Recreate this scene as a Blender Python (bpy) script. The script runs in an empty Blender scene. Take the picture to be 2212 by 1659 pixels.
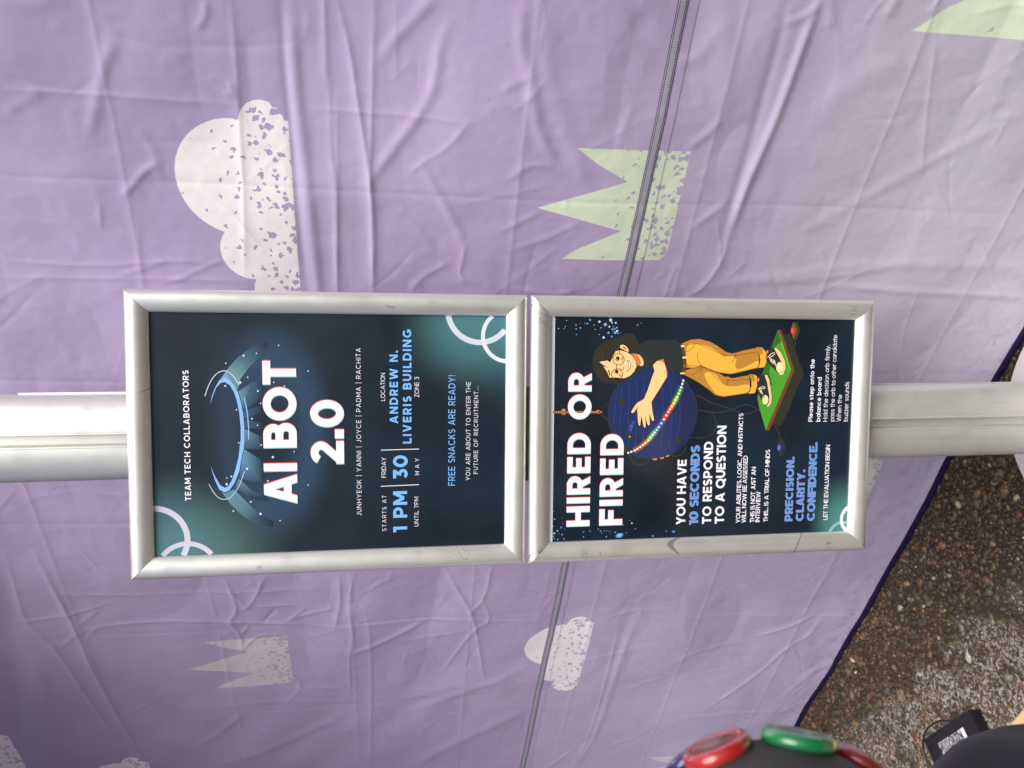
import bpy, bmesh, math, random
import numpy as np
from mathutils import Matrix, Vector, geometry

# ------------------------------------------------------------------ camera, sky, sun, exposure
scene = bpy.context.scene
cam_data = bpy.data.cameras.new("camera")
cam = bpy.data.objects.new("camera", cam_data)
scene.collection.objects.link(cam)
cam.matrix_world = Matrix((
    (0.0084826, 0.9974903, 0.0702930, 0.1722),
    (-0.1622838, 0.0707369, -0.9842054, -1.28744),
    (-0.9867077, -0.0030588, 0.1624765, 1.47),
    (0, 0, 0, 1)))                       # the phone is held on its side: image left is up
cam_data.sensor_width = 36.0
cam_data.lens = 27.036
cam_data.clip_start = 0.02
cam_data.clip_end = 400.0
cam_data.dof.use_dof = True
cam_data.dof.focus_distance = 1.30
cam_data.dof.aperture_fstop = 6.8
scene.camera = cam

SUN_ELEV, SUN_AZ = math.radians(56), math.radians(156)   # azimuth clockwise from +Y (north)
world = bpy.data.worlds.new("World")
scene.world = world
world.use_nodes = True
wn = world.node_tree.nodes
wl = world.node_tree.links
bgn = wn["Background"]
sky = wn.new("ShaderNodeTexSky")
sky.sky_type = 'NISHITA'
sky.sun_disc = False
sky.sun_elevation = SUN_ELEV
sky.sun_rotation = SUN_AZ
sky.dust_density = 4.0
sky.ozone_density = 0.6
wl.new(sky.outputs[0], bgn.inputs[0])
bgn.inputs[1].default_value = 0.085
sun_data = bpy.data.lights.new("sun", 'SUN')
sun_data.energy = 3.8
sun_data.angle = math.radians(46)
sun_data.color = (1.0, 0.96, 0.9)
sun = bpy.data.objects.new("sun", sun_data)
scene.collection.objects.link(sun)
sd = Vector((math.sin(SUN_AZ) * math.cos(SUN_ELEV), math.cos(SUN_AZ) * math.cos(SUN_ELEV), math.sin(SUN_ELEV)))
sun.rotation_euler = sd.to_track_quat('Z', 'Y').to_euler()
scene.view_settings.view_transform = 'Standard'
scene.view_settings.look = 'None'
scene.view_settings.exposure = 0.45
scene.view_settings.gamma = 1.0

scene.cycles.max_bounces = 7
scene.cycles.diffuse_bounces = 3
scene.cycles.glossy_bounces = 3

C = scene.collection
rng = np.random.default_rng(11)
random.seed(5)


# ------------------------------------------------------------------ helpers
def lin(h):
    v = [int(h[i:i + 2], 16) / 255 for i in (0, 2, 4)]
    return tuple(x / 12.92 if x <= 0.04045 else ((x + 0.055) / 1.055) ** 2.4 for x in v)


def tag(o, label=None, cat=None, group=None, kind=None):
    for k, v in (("label", label), ("category", cat), ("group", group), ("kind", kind)):
        if v:
            o[k] = v
    return o


def thing(name, loc=(0, 0, 0), rot=(0, 0, 0)):
    o = bpy.data.objects.new(name, None)
    C.objects.link(o)
    o.location = loc
    o.rotation_euler = rot
    o.empty_display_size = 0.05
    return o


def mesh_obj(name, verts, faces, mat, parent=None, smooth=True, colors=None):
    me = bpy.data.meshes.new(name)
    me.from_pydata([tuple(v) for v in verts], [], faces)
    me.update()
    if smooth:
        me.polygons.foreach_set("use_smooth", [True] * len(me.polygons))
    if colors is not None:
        a = me.color_attributes.new("ink", 'FLOAT_COLOR', 'POINT')
        a.data.foreach_set("color", np.asarray(colors, dtype=np.float32).ravel())
    me.materials.append(mat)
    o = bpy.data.objects.new(name, me)
    C.objects.link(o)
    if parent:
        o.parent = parent
    return o


def bm_obj(name, bm, mat, parent=None, smooth=True):
    me = bpy.data.meshes.new(name)
    bm.to_mesh(me)
    bm.free()
    if smooth:
        me.polygons.foreach_set("use_smooth", [True] * len(me.polygons))
    me.materials.append(mat)
    o = bpy.data.objects.new(name, me)
    C.objects.link(o)
    if parent:
        o.parent = parent
    return o


def box_bm(size, bevel=0.0, segs=2, at=(0, 0, 0), rot=None):
    bm = bmesh.new()
    bmesh.ops.create_cube(bm, size=1.0)
    bmesh.ops.scale(bm, vec=size, verts=bm.verts)
    if bevel:
        bmesh.ops.bevel(bm, geom=bm.edges[:], offset=bevel, segments=segs, affect='EDGES', profile=0.6)
    if rot is not None:
        bmesh.ops.rotate(bm, cent=(0, 0, 0), matrix=rot, verts=bm.verts)
    bmesh.ops.translate(bm, vec=at, verts=bm.verts)
    return bm


def lathe(profile, n=48):
    """Closed surface of revolution about Z; profile = [(r, z)...] from axis to axis."""
    vs, fs = [], []
    rings = []
    for r, z in profile:
        if r < 1e-6:
            rings.append([len(vs)])
            vs.append((0, 0, z))
        else:
            rings.append(list(range(len(vs), len(vs) + n)))
            vs += [(r * math.cos(2 * math.pi * i / n), r * math.sin(2 * math.pi * i / n), z) for i in range(n)]
    for a, b in zip(rings, rings[1:]):
        for i in range(n):
            j = (i + 1) % n
            if len(a) == 1 and len(b) == 1:
                continue
            if len(a) == 1:
                fs.append((a[0], b[i], b[j]))
            elif len(b) == 1:
                fs.append((a[i], b[0], a[j]))
            else:
                fs.append((a[i], b[i], b[j], a[j]))
    return vs, fs


def tube(pts, r, n=8):
    vs, fs = [], []
    P = [Vector(p) for p in pts]
    for i, p in enumerate(P):
        d = (P[min(i + 1, len(P) - 1)] - P[max(i - 1, 0)]).normalized()
        a = d.orthogonal().normalized() if i == 0 else (a - d * a.dot(d)).normalized()
        b = d.cross(a)
        for k in range(n):
            t = 2 * math.pi * k / n
            vs.append(p + (a * math.cos(t) + b * math.sin(t)) * r)
    for i in range(len(P) - 1):
        for k in range(n):
            l = (k + 1) % n
            fs.append((i * n + k, i * n + l, (i + 1) * n + l, (i + 1) * n + k))
    fs.append(tuple(range(n - 1, -1, -1)))
    fs.append(tuple((len(P) - 1) * n + k for k in range(n)))
    return vs, fs


def chaikin(pts, it, closed):
    P = [np.array(p, float) for p in pts]
    for _ in range(it):
        Q = []
        m = len(P) if closed else len(P) - 1
        if not closed:
            Q.append(P[0])
        for i in range(m):
            a, b = P[i], P[(i + 1) % len(P)]
            Q += [a * .75 + b * .25, a * .25 + b * .75]
        if not closed:
            Q.append(P[-1])
        P = Q
    return P


class NT:
    """Small wrapper for building node trees."""
    def __init__(self, tree):
        self.t = tree

    def n(self, typ, **kw):
        nd = self.t.nodes.new(typ)
        for k, v in kw.items():
            setattr(nd, k, v)
        return nd

    def set(self, sock, v):
        if isinstance(v, bpy.types.NodeSocket):
            self.t.links.new(v, sock)
        else:
            sock.default_value = v

    def m(self, op, a, b=0.0, c=None, clamp=False):
        nd = self.n("ShaderNodeMath", operation=op, use_clamp=clamp)
        self.set(nd.inputs[0], a)
        self.set(nd.inputs[1], b)
        if c is not None:
            self.set(nd.inputs[2], c)
        return nd.outputs[0]

    def step(self, v, lo, hi, a=0.0, b=1.0):
        nd = self.n("ShaderNodeMapRange", interpolation_type='SMOOTHSTEP')
        for i, x in enumerate((v, lo, hi, a, b)):
            self.set(nd.inputs[i], x)
        return nd.outputs[0]

    def lerp(self, v, lo, hi, a, b):
        nd = self.n("ShaderNodeMapRange")
        for i, x in enumerate((v, lo, hi, a, b)):
            self.set(nd.inputs[i], x)
        return nd.outputs[0]

    def mix(self, f, a, b, blend='MIX'):
        nd = self.n("ShaderNodeMix", data_type='RGBA', blend_type=blend)
        self.set(nd.inputs[0], f)
        for s, v in ((nd.inputs[6], a), (nd.inputs[7], b)):
            self.set(s, (*v, 1.0) if isinstance(v, tuple) and len(v) == 3 else v)
        return nd.outputs[2]

    def noise(self, vec, scale, detail=3.0, rough=0.55, dist=0.0):
        nd = self.n("ShaderNodeTexNoise")
        if vec is not None:
            self.t.links.new(vec, nd.inputs["Vector"])
        nd.inputs["Scale"].default_value = scale
        nd.inputs["Detail"].default_value = detail
        nd.inputs["Roughness"].default_value = rough
        nd.inputs["Distortion"].default_value = dist
        return nd.outputs["Fac"]

    def coord(self, which="Object"):
        return self.n("ShaderNodeTexCoord").outputs[which]

    def mapping(self, vec, scale=(1, 1, 1), rot=(0, 0, 0), loc=(0, 0, 0)):
        nd = self.n("ShaderNodeMapping")
        self.t.links.new(vec, nd.inputs[0])
        nd.inputs[1].default_value = loc
        nd.inputs[2].default_value = rot
        nd.inputs[3].default_value = scale
        return nd.outputs[0]

    def sep(self, vec):
        nd = self.n("ShaderNodeSeparateXYZ")
        self.t.links.new(vec, nd.inputs[0])
        return nd.outputs

    def bump(self, height, strength, dist, normal=None):
        nd = self.n("ShaderNodeBump")
        nd.inputs["Strength"].default_value = strength
        nd.inputs["Distance"].default_value = dist
        self.t.links.new(height, nd.inputs["Height"])
        if normal is not None:
            self.t.links.new(normal, nd.inputs["Normal"])
        return nd.outputs[0]


def material(name, base=None, rough=0.5, metal=0.0, spec=0.5):
    m = bpy.data.materials.new(name)
    m.use_nodes = True
    b = m.node_tree.nodes["Principled BSDF"]
    if base:
        b.inputs["Base Color"].default_value = (*base, 1)
    b.inputs["Roughness"].default_value = rough
    b.inputs["Metallic"].default_value = metal
    b.inputs["Specular IOR Level"].default_value = spec
    return m, NT(m.node_tree), b


def dist_to(N, vec, p):
    nd = N.n("ShaderNodeVectorMath", operation='DISTANCE')
    N.t.links.new(vec, nd.inputs[0])
    nd.inputs[1].default_value = p
    return nd.outputs["Value"]


# ------------------------------------------------------------------ measured data (millimetres on the fabric, tenths of a millimetre on the posters)
CREASES = [
('r',6,15,[(1365,1610),(1238,1613),(1137,1607),(990,1602),(843,1595),(711,1593)]),
('r',-3,9,[(1365,1624),(1237,1627),(1136,1623),(990,1621),(842,1617)]),
('c',2,7,[(1359,1698),(1229,1702),(1165,1707),(1004,1714),(876,1726)]),
('c',1.6,6,[(1367,1561),(1274,1563),(1223,1566)]),
('c',1.5,6,[(1204,1547),(1061,1551),(839,1563)]),
('c',2.2,7,[(1191,2068),(1190,1950),(1190,1869),(1186,1787),(1186,1709)]),
('c',1.8,6,[(895,2151),(888,1988),(907,1851),(905,1757)]),
('c',1.6,6,[(862,2160),(864,1993),(872,1866),(868,1705)]),
('r',4,9,[(1085,1842),(1068,1869),(1044,1891),(1020,1913)]),
('r',4,14,[(1117,1947),(1135,1939),(1180,1920),(1226,1904),(1281,1873)]),
('r',3,9,[(1341,1736),(1316,1738),(1297,1755)]),
('r',2.5,9,[(1226,1712),(1197,1712),(1208,1729)]),
('r',2,12,[(1142,1873),(1106,1848),(1049,1846)]),
('c',1.5,5,[(961,1957),(1012,1950)]),
('r',2,12,[(1193,1994),(1180,2019),(1149,2066)]),
('r',2,7,[(871,1948),(886,1908),(910,1851)]),
('r',2,6,[(861,1881),(869,1841),(893,1800),(913,1752)]),
('c',4,9,[(1370,1545),(1280,1523),(1203,1514),(1107,1500),(994,1489),(832,1494)]),
('c',2.5,7,[(1375,1485),(1306,1487),(1192,1491),(1064,1496),(957,1494),(832,1493)]),
('c',2,7,[(1126,1561),(1061,1553),(831,1560)]),
('r',4,14,[(1376,1390),(1326,1434),(1300,1460),(1263,1480)]),
('r',5,14,[(1336,1371),(1299,1384),(1257,1387),(1221,1397),(1187,1414),(1111,1469),(1064,1498)]),
('c',1.8,6,[(1187,1588),(1187,1414),(1182,1330)]),
('c',1.8,7,[(1185,1330),(1139,1362),(1104,1412),(1083,1428)]),
('r',3.5,12,[(1108,1409),(1068,1385),(1034,1364),(981,1335),(951,1323)]),
('r',5,16,[(1386,1258),(1335,1257),(1294,1250),(1266,1231),(1219,1223),(1182,1212),(1144,1188),(1108,1165)]),
('r',4,25,[(1388,1226),(1346,1216),(1296,1212),(1245,1194),(1178,1160),(1114,1127),(1062,1102)]),
('r',-5,35,[(1371,1050),(1337,1068)]),
('c',2.5,7,[(955,1323),(924,1325),(884,1330),(869,1300)]),
('r',2.5,9,[(846,1424),(883,1400),(916,1349)]),
('r',3,9,[(862,1216),(855,1182),(852,1125),(865,1090)]),
('r',2.5,9,[(1087,1255),(1120,1215),(1112,1167)]),
('r',2,10,[(1237,1281),(1250,1264),(1266,1234)]),
('r',2,9,[(983,1266),(1011,1217),(1030,1184)]),
('r',2,9,[(946,1242),(971,1177),(999,1128),(1015,1101)]),
('r',2,12,[(1170,1065),(1203,1058),(1228,1050)]),
('r',9,13,[(1422,765),(1354,771),(1288,774),(1198,781),(1129,792),(1063,798),(982,802)]),
('r',-4,14,[(1417,825),(1351,816),(1291,816),(1203,813),(1110,814),(978,816)]),
('c',3,9,[(986,803),(930,799),(870,822),(844,856)]),
('r',3,14,[(1423,753),(1368,729)]),
('r',4,16,[(1428,632),(1394,638)]),
('r',3,10,[(1376,818),(1378,793),(1405,763)]),
('c',1.5,7,[(1431,552),(1402,566)]),
('r',4,20,[(861,848),(891,667),(930,475),(934,306),(926,90)]),
('r',3,14,[(877,704),(893,544),(932,391)]),
('r',4,12,[(876,559),(866,384),(853,48)]),
('r',3,20,[(1260,297),(1144,447),(1053,565),(991,660)]),
('r',4,40,[(1328,567),(1268,685),(1201,711)]),
('r',3,12,[(1212,880),(1178,909),(1157,932)]),
('r',3,12,[(1058,823),(1023,862),(999,886)]),
('c',1.5,7,[(1122,444),(1233,488),(1369,533)]),
('r',2,10,[(1240,358),(1245,318)]),
('c',1.4,7,[(983,244),(838,110)]),
('r',3,18,[(1301,993),(1303,961),(1343,929)]),
('r',4,30,[(1382,939),(1316,899),(1212,883)]),
('c',6,11,[(138,2269),(-27,2257),(-164,2247),(-365,2244),(-551,2232),(-835,2214),(-926,2206)]),
('c',4.5,11,[(142,2333),(-14,2347),(-108,2357),(-234,2305),(-486,2286),(-588,2273),(-761,2255)]),
('c',2.5,7,[(-118,2396),(-97,2262),(-68,2181),(-49,2144)]),
('c',3.5,8,[(-164,2243),(-142,2159),(-133,2065),(-138,1964),(-153,1878),(-174,1745),(-194,1600)]),
('c',1.6,6,[(-9,2296),(-26,2061),(-34,1833),(-35,1634)]),
('c',3.5,7,[(31,1867),(-32,1856),(-111,1849),(-153,1878),(-214,1852),(-294,1857)]),
('c',3,7,[(25,1770),(-94,1815),(-111,1849)]),
('c',2.5,6,[(-32,1856),(-103,1824)]),
('c',2.5,6,[(-94,1815),(-99,1666),(-169,1733)]),
('c',2.5,5,[(-214,1852),(-171,1827)]),
('c',2.5,6,[(-279,1853),(-225,1816),(-215,1770),(-242,1751)]),
('c',-3,6,[(-164,1790),(-105,1752)]),
('c',3.5,8,[(19,1588),(-92,1588),(-208,1609)]),
('c',3,7,[(35,1547),(-86,1569),(-249,1559),(-338,1574),(-541,1576)]),
('c',2.5,8,[(-167,1745),(-105,1588)]),
('c',2.5,7,[(-224,2299),(-164,2243)]),
('c',2,7,[(-156,2336),(-221,2302)]),
('r',5,18,[(-572,1878),(-677,1949),(-734,2003),(-791,2067)]),
('r',2.5,12,[(-554,2010),(-542,1911),(-536,1752),(-577,1567)]),
('r',5,26,[(-613,1562),(-729,1718),(-822,1870),(-922,2052)]),
('c',2.2,7,[(-381,1749),(-475,1706),(-544,1757)]),
('c',1.8,7,[(-475,1706),(-506,1589)]),
('r',-12,45,[(142,2336),(-55,2376),(-322,2431),(-550,2484),(-854,2568)]),
('r',7,40,[(-189,2344),(-478,2408),(-821,2475)]),
('r',2,9,[(-810,2423),(-778,2331),(-766,2224)]),
('r',2,9,[(-579,2150),(-641,2143)]),
('r',2,8,[(-193,2231),(-142,2189)]),
('r',2,8,[(-132,2232),(-78,2176)]),
('c',4,9,[(35,1323),(-77,1278),(-158,1240),(-240,1220),(-497,1178)]),
('c',3.2,8,[(33,1197),(-102,1203),(-171,1244)]),
('c',3,7,[(-108,1211),(-210,1178),(-240,1227),(-466,1310)]),
('c',2.2,7,[(-189,1568),(-191,1362),(-201,1204),(-210,1178),(-224,1018)]),
('r',6,13,[(-326,1572),(-273,1472),(-194,1362)]),
('r',2.5,10,[(-284,1422),(-260,1306),(-243,1226)]),
('r',6,26,[(-462,1062),(-523,1158),(-588,1291),(-635,1382)]),
('r',8,34,[(-693,1008),(-765,1138),(-884,1279),(-1004,1384)]),
('c',2.5,8,[(-109,1527),(-241,1513),(-577,1515),(-983,1523)]),
('c',2,8,[(-506,1568),(-582,1535),(-623,1473)]),
('r',5,16,[(-226,747),(-386,757),(-629,761),(-903,765),(-1132,811)]),
('c',2.5,7,[(-249,801),(-352,791),(-660,785),(-900,787),(-1131,817)]),
('r',3.5,10,[(-1102,924),(-978,828)]),
('c',1.5,7,[(-619,1244),(-684,1009),(-737,742),(-783,464)]),
('c',2.5,8,[(-222,833),(-194,751),(-231,730)]),
('r',2.5,14,[(-442,888),(-412,799),(-391,709)]),
('r',2,12,[(-617,713),(-560,625),(-537,530)]),
('r',2,12,[(-924,628),(-829,540),(-812,457)]),
('r',2.5,10,[(-1009,726),(-946,678),(-917,602)]),
('r',2.5,10,[(-64,1537),(-25,1498),(2,1449)]),
('r',5,12,[(-348,327),(-319,240),(-262,177)]),
('c',2.5,8,[(-264,179),(-282,4)]),
('r',4,11,[(-270,150),(-376,156),(-413,215),(-557,268),(-661,340),(-769,414)]),
('c',2,8,[(-230,681),(-264,179)]),
('r',4,14,[(-802,545),(-793,350),(-791,244),(-818,43)]),
('r',2.5,10,[(-808,352),(-774,338),(-798,195)]),
('r',3,14,[(-809,107),(-768,30),(-722,-2)]),
('r',3,16,[(-513,5),(-551,77),(-715,138)]),
('r',3,16,[(-469,597),(-410,506),(-389,379)])]
LETTERING = [
('A', 'TEAM TECH COLLABORATORS', [-1060, 2261, 2098, 93], 'bs', 'w'),
('A', 'AI BOT', [-1160, 608, 2351, 526], 'title', 'w'),
('A','2.0',[-504,-145,1053,536],'title','w'),
('A', 'JUNHYEOK | YANNI | JOYCE | PADMA | RACHITA', [-1393, -423, 2797, 77], 'rs', 'w'),
('A', 'STARTS AT', [-1660, -832, 605, 69], 'r', 'w'),
('A', '1 PM', [-1688, -1177, 696, 233], 'h', 'b'),
('A', 'UNTIL 7PM', [-1600, -1367, 505, 70], 'r', 'w'),
('A','FRIDAY',[-756,-828,341,73],'r','w'),
('A','30',[-784,-1187,399,244],'h','b'),
('A', 'M A Y', [-724, -1379, 283, 70], 'r', 'w'),
('A','LOCATION',[529,-816,463,71],'r','w'),
('A', 'ANDREW N.', [149, -1028, 1214, 138], 'h', 'b'),
('A', 'LIVERIS BUILDING', [-188, -1250, 1900, 143], 'h', 'b'),
('A', 'ZONE 3', [589, -1375, 340, 74], 'r', 'w'),
('A', 'FREE SNACKS ARE READY!', [-918, -1981, 1871, 116], 'm', 'b'),
('A', 'YOU ARE ABOUT TO ENTER THE', [-836, -2238, 1676, 74], 'rs', 'w'),
('A', 'FUTURE OF RECRUITMENT...', [-726, -2369, 1494, 72], 'rs', 'w'),
('B', 'HIRED OR', [-1690, 2094, 2681, 416], 'title', 'w'),
('B','FIRED',[-1689,1499,1609,422],'title','w'),
('B', 'YOU HAVE', [-1728, 330, 1174, 170], 'h', 'w'),
('B', '10 SECONDS', [-1727, 84, 1422, 171], 'o', 'c'),
('B', 'TO RESPOND', [-1727, -160, 1488, 172], 'h', 'w'),
('B', 'TO A QUESTION', [-1730, -405, 1776, 175], 'h', 'w'),
('B', 'YOUR ABILITIES, LOGIC, AND INSTINCTS', [-1733, -717, 1997, 83], 'b', 'w'),
('B', 'WILL NOW BE ASSESSED', [-1732, -828, 1228, 84], 'b', 'w'),
('B', 'THIS IS NOT JUST AN', [-1732, -992, 1019, 84], 'b', 'w'),
('B','INTERVIEW',[-1729,-1095,564,84],'b','w'),
('B', 'THIS... IS A TRIAL OF MINDS', [-1729, -1255, 1326, 84], 'b', 'w'),
('B','PRECISION.',[-1727,-1741,1181,153],'o','c'),
('B','CLARITY.',[-1730,-1961,945,154],'o','c'),
('B','CONFIDENCE.',[-1733,-2186,1442,160],'o','c'),
('B', 'LET THE EVALUATION BEGIN', [-1732, -2435, 1398, 84], 'b', 'w'),
('B', 'Please step onto the', [98, -2068, 1140, 85], 'b', 'w'),
('B', 'balance board', [97, -2220, 813, 86], 'b', 'w'),
('B', 'Hold the decision orb firmly,', [95, -2358, 1398, 86], 'r', 'w'),
('B', 'pass the orb to other candidate', [99, -2494, 1580, 84], 'r', 'w'),
('B', 'When the', [94, -2633, 494, 86], 'r', 'w'),
('B', 'buzzer sounds', [96, -2768, 728, 87], 'r', 'w')]
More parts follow.
